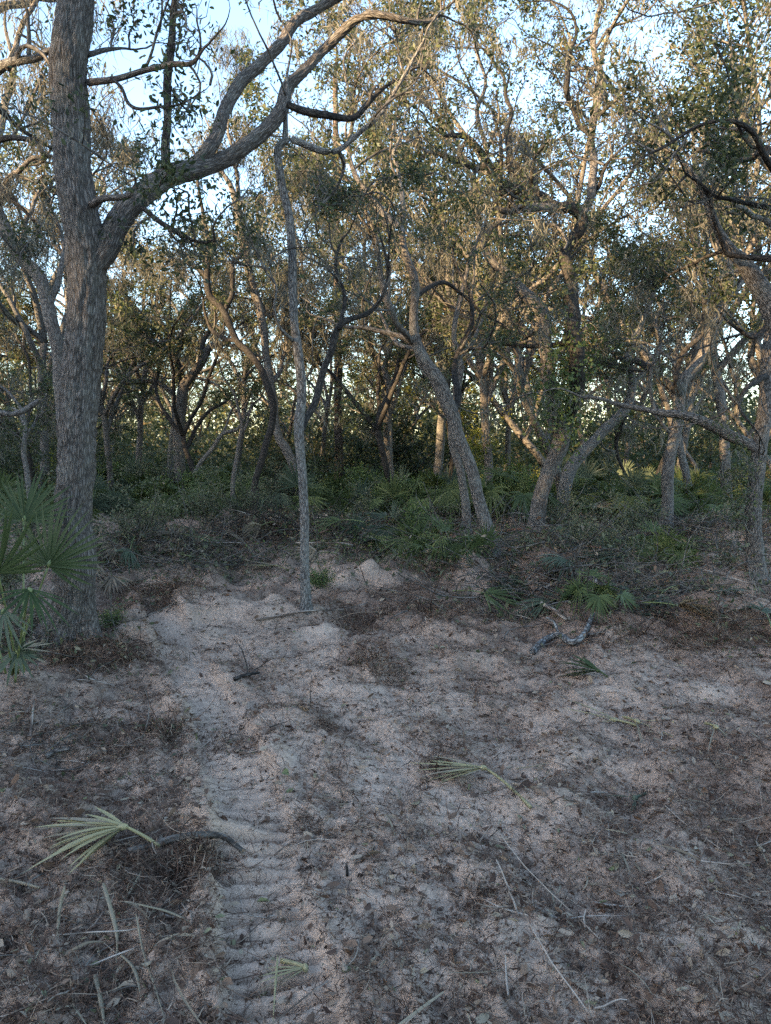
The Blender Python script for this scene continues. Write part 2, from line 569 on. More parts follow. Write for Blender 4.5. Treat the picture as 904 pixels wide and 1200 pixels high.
def ground_mat():
    m, n, l = mat('churned sand')
    at = N(n, 'ShaderNodeAttribute', attribute_name='mulch')
    tc = N(n, 'ShaderNodeNewGeometry')
    pos = tc.outputs['Position']
    # fine mulch speckle
    n1 = N(n, 'ShaderNodeTexNoise', Scale=55.0, Detail=6.0, Roughness=.7)
    n2 = N(n, 'ShaderNodeTexNoise', Scale=9.0, Detail=6.0, Roughness=.65)
    n3 = N(n, 'ShaderNodeTexNoise', Scale=130.0, Detail=7.0, Roughness=.85)
    for q in (n1, n2, n3):
        l.new(pos, q.inputs['Vector'])
    a = N(n, 'ShaderNodeMath', operation='MULTIPLY_ADD')
    a.inputs[1].default_value = 1.5
    l.new(n1.outputs['Fac'], a.inputs[0])
    l.new(at.outputs['Fac'], a.inputs[2])
    b = N(n, 'ShaderNodeMath', operation='MULTIPLY_ADD')
    b.inputs[1].default_value = .8
    l.new(n2.outputs['Fac'], b.inputs[0])
    l.new(a.outputs[0], b.inputs[2])
    rm = ramp(n, [(.0, (0, 0, 0)), (1, (1, 1, 1))])
    mr = N(n, 'ShaderNodeMapRange')
    mr.inputs['From Min'].default_value = 1.30
    mr.inputs['From Max'].default_value = 2.15
    l.new(b.outputs[0], mr.inputs['Value'])
    sand = ramp(n, [(.30, (.17, .124, .092)), (.42, (.36, .271, .205)), (.56, (.475, .362, .278)), (.7, (.60, .475, .38))])
    l.new(n3.outputs['Fac'], sand.inputs[0])
    sand2 = ramp(n, [(.3, (.72, .70, .69)), (.7, (1.08, 1.08, 1.08))])
    l.new(n2.outputs['Fac'], sand2.inputs[0])
    ms = N(n, 'ShaderNodeMix', data_type='RGBA', blend_type='MULTIPLY')
    ms.inputs[0].default_value = 1.0
    l.new(sand.outputs[0], ms.inputs[6])
    l.new(sand2.outputs[0], ms.inputs[7])
    mul = ramp(n, [(.28, (.055, .036, .026)), (.5, (.18, .124, .092)), (.70, (.33, .245, .19))])
    l.new(n3.outputs['Fac'], mul.inputs[0])
    mx = N(n, 'ShaderNodeMix', data_type='RGBA')
    l.new(mr.outputs[0], mx.inputs[0])
    l.new(ms.outputs[2], mx.inputs[6])
    l.new(mul.outputs[0], mx.inputs[7])
    pb = N(n, 'ShaderNodeBsdfPrincipled', Roughness=.95)
    pb.inputs['Specular IOR Level'].default_value = .1
    l.new(mx.outputs[2], pb.inputs['Base Color'])
    b1 = N(n, 'ShaderNodeBump', Strength=.9, Distance=.012)
    l.new(n1.outputs['Fac'], b1.inputs['Height'])
    b2 = N(n, 'ShaderNodeBump', Strength=.5, Distance=.003)
    l.new(n3.outputs['Fac'], b2.inputs['Height'])
    l.new(b1.outputs[0], b2.inputs['Normal'])
    l.new(b2.outputs[0], pb.inputs['Normal'])
    o = N(n, 'ShaderNodeOutputMaterial')
    l.new(pb.outputs[0], o.inputs[0])
    return m


# ------------------------------------------------------------------ the ground
def build_ground():
    th = np.concatenate([np.linspace(-50, 50, 560), np.linspace(53, 307, 60)])
    th = np.radians(th)
    r = [.9]
    while r[-1] < 40:
        r.append(r[-1] + max(.009, .0029 * r[-1] ** 1.5))
    while r[-1] < 900:
        r.append(r[-1] * 1.15)
    r = np.array(r)
    TH, RR = np.meshgrid(th, r)
    X, Y = RR * np.sin(TH), RR * np.cos(TH)
    h, m = ground(X, Y)
    nr, nt = X.shape
    V = np.stack([X, Y, h], -1).reshape(-1, 3)
    V = np.concatenate([V, [[0, 0, gz(0, 0)]]])
    idx = np.arange(nr * nt).reshape(nr, nt)
    nx = np.roll(idx, -1, 1)
    F = np.stack([idx[:-1], nx[:-1], nx[1:], idx[1:]], -1).reshape(-1, 4)[:, ::-1]
    tri = np.stack([idx[0], np.full(nt, nr * nt), nx[0]], -1)
    acc = Acc()
    acc.add(V, F)
    acc.f.append(tri)
    me = acc.mesh('ground', ground_mat())
    a = me.attributes.new('mulch', 'FLOAT', 'POINT')
    a.data.foreach_set('value', np.concatenate([m.ravel(), [.5]]).astype(np.float32))
    return obj('ground', me, kind='structure')


build_ground()


def scatter_polar(n, r0, r1, ang=44, power=1.0):
    """points on the ground whose density falls off with distance"""
    u = rng.uniform(0, 1, n)
    r = r0 * (r1 / r0) ** (u ** power)
    t = np.radians(rng.uniform(-ang, ang, n))
    return r * np.sin(t), r * np.cos(t)


def litter():
    # dark root fibres and needles
    x, y = scatter_polar(260000, 1.5, 16)
    h, m = ground(x, y)
    k = rng.uniform(0, 1, len(x)) < (.16 + .84 * m ** 1.4)
    x, y, h, m = x[k], y[k], h[k], m[k]
    n = len(x)
    d = np.hypot(x, y)
    L = (.012 + rng.exponential(.028, n)) * (1 + .05 * d)
    t = rng.uniform(0, 2 * np.pi, n)
    bend = rng.normal(0, .22, n)
    q = np.linspace(-.5, .5, 4)
    ang = t[:, None] + bend[:, None] * q
    px = x[:, None] + L[:, None] * q * np.cos(ang)
    py = y[:, None] + L[:, None] * q * np.sin(ang)
    hz = h[:, None] + .006 + np.abs(rng.normal(0, .012, (n, 1))) + L[:, None] * rng.normal(0, .22, (n, 1)) * q + rng.normal(0, .004, (n, 4))
    Pn = np.stack([px, py, hz], -1)
    Wn = (.0007 + .0009 * rng.uniform(0, 1, n) ** 4)[:, None] * (1 + .10 * d[:, None]) * np.array([.6, 1, 1, .5])
    sd = np.stack([-np.sin(t), np.cos(t), rng.normal(0, .5, n)], -1)
    acc = Acc()
    ribbons(acc, Pn, Wn, unit(sd))
    obj('root_fibre_litter', acc.mesh('root_fibre_litter', M_FIBRE), kind='stuff')
    # crumbs: small chips of bark and root everywhere
    x, y = scatter_polar(120000, 1.5, 12)
    h, m = ground(x, y)
    k = rng.uniform(0, 1, len(x)) < (.35 + .65 * m)
    x, y, h = x[k], y[k], h[k]
    d = np.hypot(x, y)
    acc = Acc()
    leaves(acc, np.stack([x, y, h + .004], -1), (.004 + rng.exponential(.005, (len(x), 1))) * (1 + .10 * d)[:, None], .5, .6, .4)
    obj('bark_crumbs', acc.mesh('bark_crumbs', M_FIBRE, False), kind='stuff')
    # dead leaves and bark chips
    x, y = scatter_polar(75000, 1.5, 18)
    h, m = ground(x, y)
    k = rng.uniform(0, 1, len(x)) < (.10 + .9 * m)
    x, y, h = x[k], y[k], h[k]
    d = np.hypot(x, y)
    acc = Acc()
    leaves6(acc, np.stack([x, y, h + .010], -1), (.008 + np.minimum(rng.exponential(.012, (len(x), 1)), .036)) * (1 + .06 * d)[:, None], .46, .72, .35)
    obj('fallen_leaves', acc.mesh('fallen_leaves', M_LITTER, False), kind='stuff')


litter()


def scraps():
    # straw scraps of shredded palm leaf and short bare twigs, too many to count
    x, y = scatter_polar(1500, 1.6, 13, 42)
    h, m = ground(x, y)
    k = rng.uniform(0, 1, len(x)) < .25 + .75 * m
    x, y, h = x[k], y[k], h[k]
    n = len(x)
    d = np.hypot(x, y)
    L_ = (.03 + rng.exponential(.045, n)) * (1 + .06 * d)
    t = rng.uniform(0, 2 * np.pi, n)
    q = np.linspace(-.5, .5, 5)
    ang = t[:, None] + rng.normal(0, .35, (n, 1)) * q
    Pn = np.stack([x[:, None] + L_[:, None] * q * np.cos(ang), y[:, None] + L_[:, None] * q * np.sin(ang),
                   h[:, None] + .012 + L_[:, None] * (rng.normal(0, .10, (n, 1)) * q + .10 * (1 - 4 * q ** 2) * rng.uniform(0, 1, (n, 1)))], -1)
    sd = unit(np.stack([-np.sin(t), np.cos(t), rng.normal(0, .4, n)], -1))
    Wn = rng.uniform(.0015, .0050, n)[:, None] * np.array([.5, 1, 1, .8, .2])
    acc = Acc()
    ribbons(acc, Pn, Wn, sd, .4)
    obj('palm_scraps', acc.mesh('palm_scraps', M_STRAW), kind='stuff')
    x, y = scatter_polar(700, 1.6, 14, 42)
    h, m = ground(x, y)
    k = rng.uniform(0, 1, len(x)) < .15 + .85 * m
    x, y, h = x[k], y[k], h[k]
    n = len(x)
    t = rng.uniform(0, 2 * np.pi, n)
    Ls = .06 + rng.exponential(.11, n)
    Pn = grow(np.stack([x, y, h + .012], -1), np.stack([np.cos(t), np.sin(t), rng.normal(.05, .12, n)], -1), Ls, 6, .10, -.01)
    Pn[..., 2] = np.maximum(Pn[..., 2], ground(Pn[..., 0].ravel(), Pn[..., 1].ravel())[0].reshape(Pn.shape[:2]) + .004)
    acc = Acc()
    tubes(acc, Pn, rng.uniform(.0015, .0045, n)[:, None] * np.linspace(1, .5, 7), 4)
    obj('twig_litter', acc.mesh('twig_litter', M_DEAD), kind='stuff')




# ------------------------------------------------------------------ growing branches
def catmull(pts, spacing):
    pts = np.asarray(pts, float)
    p = np.vstack([2 * pts[0] - pts[1], pts, 2 * pts[-1] - pts[-2]])
    out = []
    for i in range(1, len(p) - 2):
        L = np.linalg.norm(p[i + 1, :3] - p[i, :3])
        k = max(2, int(math.ceil(L / spacing)))
        t = np.linspace(0, 1, k, endpoint=False)[:, None]
        a, b, c, d = p[i - 1], p[i], p[i + 1], p[i + 2]
        out.append(.5 * ((2 * b) + (-a + c) * t + (2 * a - 5 * b + 4 * c - d) * t ** 2 + (-a + 3 * b - 3 * c + d) * t ** 3))
    out.append(p[-2][None])
    return np.vstack(out)


def grow(start, d, L, n, wig, up):
    M = len(start)
    p = start.copy()
    d = unit(d)
    pts = [p.copy()]
    c = rng.normal(size=(M, 3)) * wig
    st = (L / n)[:, None]
    for i in range(n):
        c = .55 * c + rng.normal(size=(M, 3)) * wig * .8
        d = unit(d + c + np.array([0, 0, up]))
        p = p + d * st * rng.uniform(.8, 1.2, (M, 1))
        pts.append(p.copy())
    return np.stack(pts, 1)


def spawn(Pn, Rn, n, t0, t1, a0, a1, up=.25):
    """n starts picked along M branches"""
    M, N_, _ = Pn.shape
    if n <= 0:
        return np.zeros((0, 3)), np.zeros((0, 3)), np.zeros(0), np.zeros(0)
    b = rng.integers(0, M, n)
    t = rng.uniform(t0, t1, n)
    f = t * (N_ - 1)
    i = np.minimum(f.astype(int), N_ - 2)
    w = (f - i)[:, None]
    s = Pn[b, i] * (1 - w) + Pn[b, i + 1] * w
    tg = unit(Pn[b, i + 1] - Pn[b, i])
    r = Rn[b, i] * (1 - w[:, 0]) + Rn[b, i + 1] * w[:, 0]
    q = rvec(n)
    q = unit(q - (q * tg).sum(1, keepdims=True) * tg)
    a = np.radians(rng.uniform(a0, a1, n))[:, None]
    d = unit(np.cos(a) * tg + np.sin(a) * q + np.array([0, 0, up]))
    return s, d, r, t


def finish_crown(acc_tw, acc_lf, acc_ms, mains, o):
    """procedural limbs, twigs, leaves and moss on the main branches [(P (N,3), R (N))]; o: options"""
    leafsz, dens = o.get('leaf', .06), o.get('dens', 2.1)
    lv1s, lv1d, lv1r = [], [], []
    for (Pm, Rm, t0, k) in mains:
        L = np.linalg.norm(np.diff(Pm, axis=0), axis=1).sum()
        n = max(1, int(round(L * (1 - t0) * k)))
        s, d, r, t = spawn(Pm[None], Rm[None], n, t0, 1.0, 35, 80, o.get('up', .3))
        lv1s.append(s)
        lv1d.append(d)
        lv1r.append(np.minimum(r * .6, .05))
        lv1s.append(Pm[-1:])
        lv1d.append(unit(Pm[-1:] - Pm[-2:-1]))
        lv1r.append(Rm[-1:])
    s, d, r = np.vstack(lv1s), np.vstack(lv1d), np.concatenate(lv1r)
    L = rng.uniform(.7, 1.0, len(s)) * o.get('len', 1.9) * rng.uniform(.45, 1.15, len(s))
    r = np.maximum(r, .010)
    P1 = grow(s, d, L, 9, o.get('wig', .24), o.get('lift', .06))
    R1 = r[:, None] * np.linspace(1, .28, 10) ** .8
    tubes(acc_tw, P1, R1, o.get('sides', 5))
    n2 = int(len(s) * o.get('n2', 5))
    s, d, r, t = spawn(P1, R1, n2, .2, 1, 30, 80, .15)
    L = rng.uniform(.35, 1.0, n2) * o.get('len2', .85)
    P2 = grow(s, d, L, 6, .26, .03)
    R2 = np.maximum(r * .55, .004)[:, None] * np.linspace(1, .3, 7)
    tubes(acc_tw, P2, R2, 3)
    # leaves in tufts at the outer nodes
    nodes = np.concatenate([P2[:, 2:].reshape(-1, 3), P1[:, 6:].reshape(-1, 3)])
    # tufts: some nodes bare, others dense
    den = noise3(*(nodes * .9).T) + .6 * noise3(*(nodes * 2.3).T)
    keep = rng.uniform(0, 1, len(nodes)) < np.clip(.34 + 1.7 * den, .0, 1)
    nodes = nodes[keep]
    per = rng.poisson(o.get('per', 5) * dens * 1.65, len(nodes))
    pos = np.repeat(nodes, per, 0)
    pos = pos + rng.normal(size=pos.shape) * o.get('tuft', .062)
    (leaves6 if o.get('fine') else leaves)(acc_lf, pos, leafsz, .40, .1)
    # moss
    nm = int(o.get('moss', 0) * 1.2)
    if nm:
        bases = np.concatenate([P1[:, 1:].reshape(-1, 3), P2[:, 1:].reshape(-1, 3)])
        clump = bases[rng.integers(0, len(bases), nm)]
        moss(acc_ms, clump, .62 * o.get('mlen', .55), o.get('mw', .004) * 1.2, int(o.get('mk', 9) * 1.5))


def moss(acc, clump, length, width, k):
    c = np.repeat(clump, k, 0)
    Lc = np.repeat(rng.uniform(.25, 1.0, len(clump)) ** 1.3, k)
    n = len(c)
    c = c + rng.normal(size=(n, 3)) * np.array([.05, .05, .03])
    L = length * Lc * rng.uniform(.5, 1.1, n)
    q = np.linspace(0, 1, 6)
    wob = np.cumsum(rng.normal(size=(n, 6, 2)) * .26, 1) * L[:, None, None] * .55
    wob[:, 0] = 0
    Pn = np.stack([c[:, 0:1] + wob[..., 0], c[:, 1:2] + wob[..., 1], c[:, 2:3] - L[:, None] * q], -1)
    a = rng.uniform(0, np.pi, n)
    sd = np.stack([np.cos(a), np.sin(a), 0 * a], -1)
    Wn = width * rng.uniform(.6, 1.5, n)[:, None] * np.array([.6, 1.2, 1.3, 1.0, .7, .2])
    ribbons(acc, Pn, Wn, sd)


TREES = []    # (x, y, short phrase) landmarks for labels


def tree(name, label, short, base_px, trunk, limbs=(), bark=None, leaf=None, group=None, d=None, opt=None, trunk_k=None, depth=None,
         near=False, cat='tree'):
    """a tree traced from the photograph. trunk: [(px, py, width_px, extra depth)]; limbs: dicts(path, k, t0, bark)"""
    bark, leaf = bark or M_BARK, leaf or M_LEAF
    o = dict(opt or {})
    if d is None:
        g = onground(*base_px)
    else:
        p = P(base_px[0], base_px[1], d)
        g = np.array([p[0], p[1], gz(p[0], p[1])])
    d = g[1]
    base = g
    root = thing(name, label, cat, tuple(base), group=group)
    TREES.append((base[0], base[1], short))

    def path3(path, d0):
        out = []
        for q in path:
            dd = d0 + (q[3] if len(q) > 3 else 0)
            p = P(q[0], q[1], dd)
            out.append([*p, q[2] * .5 * dd / FPX])
        return np.array(out)
    a3 = path3(trunk, d)
    a3[0, 2] = min(a3[0, 2], base[2]) - .06
    sp = max(.02 if near else .05, a3[:, 3].mean() * .5)
    if near:
        a3[:, 3] *= .93
    q = catmull(a3, .018 if near else sp)
    Pm, Rm = q[:, :3], q[:, 3]
    s = np.concatenate([[0], np.cumsum(np.linalg.norm(np.diff(Pm, axis=0), axis=1))])
    Rm = Rm * (1 + .32 * np.exp(-s / (Rm[0] * 1.6)))
    tip = grow(Pm[-1:], Pm[-1:] - Pm[-3:-2], np.array([min(1.2, 40 * Rm[-1])]), 12, .12, .05)[0][1:]
    Pm = np.vstack([Pm, tip])
    Rm = np.concatenate([Rm, Rm[-1] * np.linspace(.95, .25, len(tip))])
    s = np.concatenate([[0], np.cumsum(np.linalg.norm(np.diff(Pm, axis=0), axis=1))])
    jit = np.stack([noise3(s * 1.7, k * 9.1, base[0]) for k in range(3)], -1) * Rm[:, None] * .35
    Pm = Pm + jit * smooth(0, .5, s)[:, None]
    at = Acc()
    tubes(at, Pm[None], Rm[None], 72 if near else 16, True, .09, ridge=.013 if near else 0, flare=True)
    obj('trunk', at.mesh('trunk', bark, origin=base), root)
    mains = []
    if trunk_k:
        mains.append((Pm, Rm, trunk_k[0], trunk_k[1]))
    for lb in limbs:
        b3 = path3(lb['p'], d + lb.get('d', 0))
        if len(lb['p'][0]) > 4:
            pass
        if near and b3[:, 3].max() > .035:
            b3[:, 3] *= .80
        q = catmull(b3, .02 if near and b3[0, 3] > .03 else max(.04, b3[:, 3].mean() * .8))
        Pl, Rl = q[:, :3], q[:, 3]
        s = np.concatenate([[0], np.cumsum(np.linalg.norm(np.diff(Pl, axis=0), axis=1))])
        dj = noise3(s * .8, base[0], lb['p'][0][0] * .13) * min(.5, s[-1] * .15) * smooth(0, .6, s)
        Pl = Pl + np.outer(dj, [.0, 1, .0]) + (np.stack([noise3(s * 2.4, k * 7.7, lb['p'][0][1] * .1) for k in range(3)], -1) * .05 * smooth(0, .4, s)[:, None])
        tip = grow(Pl[-1:], Pl[-1:] - Pl[-3:-2], np.array([min(1.2, 40 * Rl[-1])]), 9, .2, .05)[0][1:]
        Pl = np.vstack([Pl, tip])
        Rl = np.concatenate([Rl, Rl[-1] * np.linspace(.9, .25, len(tip))])
        al = Acc()
        big = near and b3[0, 3] > .03
        tubes(al, Pl[None], Rl[None], 40 if big else (10 if near else 8), True, .10, ridge=.006 if big else 0)
        obj('limb', al.mesh('limb', lb.get('m', bark), origin=base), root)
        mains.append((Pl, Rl, lb.get('t0', .3), lb.get('k', 2.2)))
    if mains:
        tw, lf, ms = Acc(), Acc(), Acc()
        finish_crown(tw, lf, ms, mains, o)
        if tw.n:
            obj('twigs', tw.mesh('twigs', o.get('twig', M_TWIG), origin=base), root, 'stuff')
        if lf.n:
            obj('foliage', lf.mesh('foliage', leaf, False, origin=base), root, 'stuff')
        if ms.n:
            obj('hanging_moss', ms.mesh('hanging_moss', M_MOSS, origin=base), root, 'stuff')
    return root


# ------------------------------------------------------------------ the traced trees
def L(p, **k):
    return dict(p=p, **k)


tree('oak_tree', 'big furrowed grey oak at left with a thick limb arching right', 'the big left oak', (84, 748),
     [(82, 748, 47), (85, 700, 43), (88, 650, 42), (92, 560, 42), (95, 480, 46), (98, 420, 42), (101, 350, 42), (101, 300, 42), (95, 250, 41),
      (88, 200, 39), (84, 100, 39), (88, 40, 38), (91, 0, 37), (96, -80, 34), (92, -170, 30), (100, -280, 22, .3)],
     [L([(108, 318, 24), (120, 298, 34), (138, 262, 33, .05), (160, 230, 30, .15), (195, 202, 28, .25), (235, 186, 23, .35), (270, 167, 21, .45), (305, 142, 20, .55),
         (328, 118, 19, .65), (340, 85, 16, .75), (370, 55, 13, .85), (400, 32, 12, .95), (430, 24, 10, 1.0), (470, 34, 7, 1.1), (505, 30, 4, 1.2)], t0=.55, k=1.6),
      L([(186, 212, 12, .35), (215, 208, 17, .5), (245, 192, 17, .65), (262, 165, 16, .8), (277, 128, 16, .95), (297, 98, 15, 1.05), (325, 60, 14, 1.15), (345, 30, 13, 1.2),
         (372, 10, 12, 1.3), (405, -4, 10, 1.4), (450, -30, 8, 1.5)], t0=.55, k=1.6),
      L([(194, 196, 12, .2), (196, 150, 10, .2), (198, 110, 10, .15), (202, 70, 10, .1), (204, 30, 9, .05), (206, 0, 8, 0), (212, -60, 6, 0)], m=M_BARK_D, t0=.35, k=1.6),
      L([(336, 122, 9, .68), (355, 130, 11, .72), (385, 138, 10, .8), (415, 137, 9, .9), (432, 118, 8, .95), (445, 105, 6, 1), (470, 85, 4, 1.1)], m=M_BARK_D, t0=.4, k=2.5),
      L([(104, 97, 8), (130, 91, 7, -.1), (165, 79, 6, -.2), (195, 71, 6, -.3), (228, 75, 5, -.35), (245, 62, 3, -.4)], t0=.1, k=2.6),
      L([(130, 91, 4, -.1), (145, 104, 4, -.2), (158, 124, 4, -.3), (186, 127, 3, -.4)], m=M_BARK_D, t0=.3, k=3),
      L([(108, 240, 9, -.1), (122, 232, 8, -.2), (150, 233, 6, -.3), (160, 222, 3, -.35)], t0=.5, k=3),
      L([(168, 244, 6, .1), (190, 262, 6, 0), (210, 272, 6, -.1), (228, 281, 4, -.15)], m=M_BARK_D, t0=.1, k=5),
      L([(104, 64, 6), (122, 60, 5, .2), (137, 58, 3, .3)], t0=.2, k=3),
      L([(86, -20, 12), (140, -60, 9, .3), (200, -90, 6, .6), (260, -120, 4, .8)], k=2.5),
      L([(92, -100, 14), (40, -150, 10, .4), (-30, -200, 7, .8)], k=2)],
     bark=M_BARK_NEAR, leaf=M_LEAF_D, near=True, opt=dict(fine=1, len=.8, len2=.45, n2=4, per=2.3, leaf=.045, moss=60, mlen=.4, mw=.0022, mk=7, tuft=.07))

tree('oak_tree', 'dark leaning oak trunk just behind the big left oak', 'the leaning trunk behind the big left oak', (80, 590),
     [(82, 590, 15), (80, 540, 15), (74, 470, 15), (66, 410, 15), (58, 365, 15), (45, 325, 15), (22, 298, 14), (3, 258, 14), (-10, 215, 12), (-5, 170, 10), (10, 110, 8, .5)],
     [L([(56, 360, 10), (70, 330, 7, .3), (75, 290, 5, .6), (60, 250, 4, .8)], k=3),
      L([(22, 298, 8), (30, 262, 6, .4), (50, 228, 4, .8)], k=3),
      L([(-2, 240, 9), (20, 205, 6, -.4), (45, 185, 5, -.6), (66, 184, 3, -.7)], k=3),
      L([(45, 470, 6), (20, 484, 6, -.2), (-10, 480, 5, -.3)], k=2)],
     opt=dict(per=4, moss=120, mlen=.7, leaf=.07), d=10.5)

tree('oak_tree', 'mossy oak at the left edge whose crown hangs into the clearing sky', 'the mossy left edge oak', (-62, 640),
     [(-62, 640, 28), (-60, 560, 27), (-50, 450, 26), (-48, 330, 25), (-40, 200, 24), (-30, 100, 20), (-20, 20, 16), (0, -60, 12)],
     [L([(-40, 130, 14), (-10, 88, 12, -.1), (20, 75, 10, -.2), (45, 68, 8, -.3), (66, 60, 5, -.4)], m=M_BARK_P, k=3),
      L([(-45, 175, 11), (0, 161, 8, -.2), (30, 162, 6, -.3), (50, 178, 5, -.4), (66, 184, 3, -.4)], m=M_BARK_D, k=3),
      L([(10, 80, 7, -.2), (18, 50, 6, 0), (40, 20, 5, .1), (50, -20, 4, .2)], k=3),
      L([(-45, 110, 9), (0, 130, 7, .3), (30, 150, 5, .5), (62, 178, 3, .7)], m=M_BARK_D, k=3),
      L([(-20, 20, 10), (30, 0, 8, .4), (60, -20, 6, .6)], k=3),
      L([(-50, 260, 9), (-10, 215, 7, -.3), (20, 235, 5, -.5), (45, 270, 3, -.6)], m=M_BARK_D, k=3)],
     opt=dict(per=4, moss=260, mlen=.6, mw=.003, leaf=.05, len=1.3, len2=.6), d=7.5, leaf=M_LEAF_D)

tree('oak_tree', 'thin spindly oak standing alone in the middle of the sandy lane', 'the thin lone oak', (358, 716),
     [(358, 716, 13), (357, 640, 11), (355, 560, 11), (350, 505, 12), (354, 470, 11), (354, 445, 11), (350, 410, 10.5), (344, 365, 10), (343, 300, 10), (340, 258, 9.5), (331, 222, 9.5),
      (326, 188, 9), (327, 172, 9), (338, 163, 8), (355, 168, 7.5), (378, 177, 7), (397, 176, 6), (422, 155, 6), (445, 135, 5), (470, 95, 4), (490, 60, 3)],
     [L([(353, 508, 7), (362, 480, 9, .1), (375, 450, 9, .2), (386, 420, 8, .3), (399, 384, 8, .4), (415, 372, 6, .5), (440, 360, 5, .7), (455, 330, 4, .8)], m=M_BARK_D, t0=.55, k=3),
      L([(334, 166, 7), (335, 145, 6), (336, 120, 5), (334, 90, 3)], t0=.4, k=2),
      L([(399, 386, 5, .4), (402, 350, 5, .5), (395, 315, 4, .6), (402, 285, 3, .7)], m=M_BARK_D, k=3),
      L([(344, 400, 5), (330, 385, 4, -.2), (322, 360, 3, -.3)], k=3),
      L([(397, 176, 5), (405, 195, 4, .2), (398, 215, 3, .3)], k=3)],
     bark=M_BARK_P, opt=dict(per=4.5, len=1.2, len2=.55, moss=70, leaf=.05, mlen=.5, mw=.003), trunk_k=(.72, 2.5))

tree('oak_tree', 'grey oak leaning left at centre with lichen spotted trunk', 'the grey centre oak leaning left', (577, 650),
     [(578, 650, 17), (565, 600, 15), (550, 543, 14), (537, 508, 15), (531, 485, 16), (521, 460, 17), (510, 440, 16), (498, 425, 14), (488, 400, 12), (485, 365, 10), (487, 333, 9.5), (480, 308, 9), (474, 290, 8), (469, 266, 7.5), (452, 254, 7, .3), (434, 230, 6.5, .5), (418, 208, 6, .6), (408, 175, 5, .8), (414, 135, 4, 1), (405, 90, 3, 1.2)],
     [L([(494, 415, 7), (480, 398, 7), (458, 388, 6), (434, 383, 5), (405, 384, 4), (385, 376, 3)], k=2.6),
      L([(470, 270, 6), (472, 240, 6), (468, 210, 5, .3), (462, 180, 4, .5), (470, 150, 3, .6)], k=3),
      L([(484, 402, 7), (462, 370, 8, -.3), (452, 340, 7, -.4), (445, 310, 6, -.5), (440, 280, 5, -.6), (430, 250, 4, -.6)], m=M_BARK, k=3),
      L([(486, 350, 6), (500, 337, 6, .3), (518, 333, 5, .6), (538, 345, 4, .9), (560, 365, 3, 1)], m=M_BARK_D, k=3),
      L([(532, 488, 8), (536, 460, 8, .3), (532, 430, 7, .5), (545, 395, 6, .8), (550, 360, 5, 1), (540, 330, 4, 1.2)], m=M_BARK_D, k=3),
      L([(510, 440, 7), (490, 412, 6, .5), (462, 400, 5, .8), (448, 372, 4, 1), (430, 350, 3, 1.1)], k=3)],
     bark=M_BARK, trunk_k=(.55, 2.4), opt=dict(per=5, moss=150, mlen=.6, leaf=.054))

tree('oak_tree', 'slim grey oak trunk standing just behind the centre leaning oak', 'the slim trunk behind the centre oak', (547, 622),
     [(547, 622, 11), (545, 585, 10), (540, 555, 9.5), (532, 525, 10), (530, 500, 9), (534, 470, 8), (540, 430, 7), (532, 390, 6), (540, 350, 5), (552, 300, 4)],
     [L([(532, 480, 6), (515, 455, 5, .3), (500, 440, 4, .5), (488, 415, 3, .6)], k=3),
      L([(538, 420, 5), (560, 390, 4, .3), (572, 350, 3, .4)], k=3)], opt=dict(per=5, moss=50, leaf=.075))

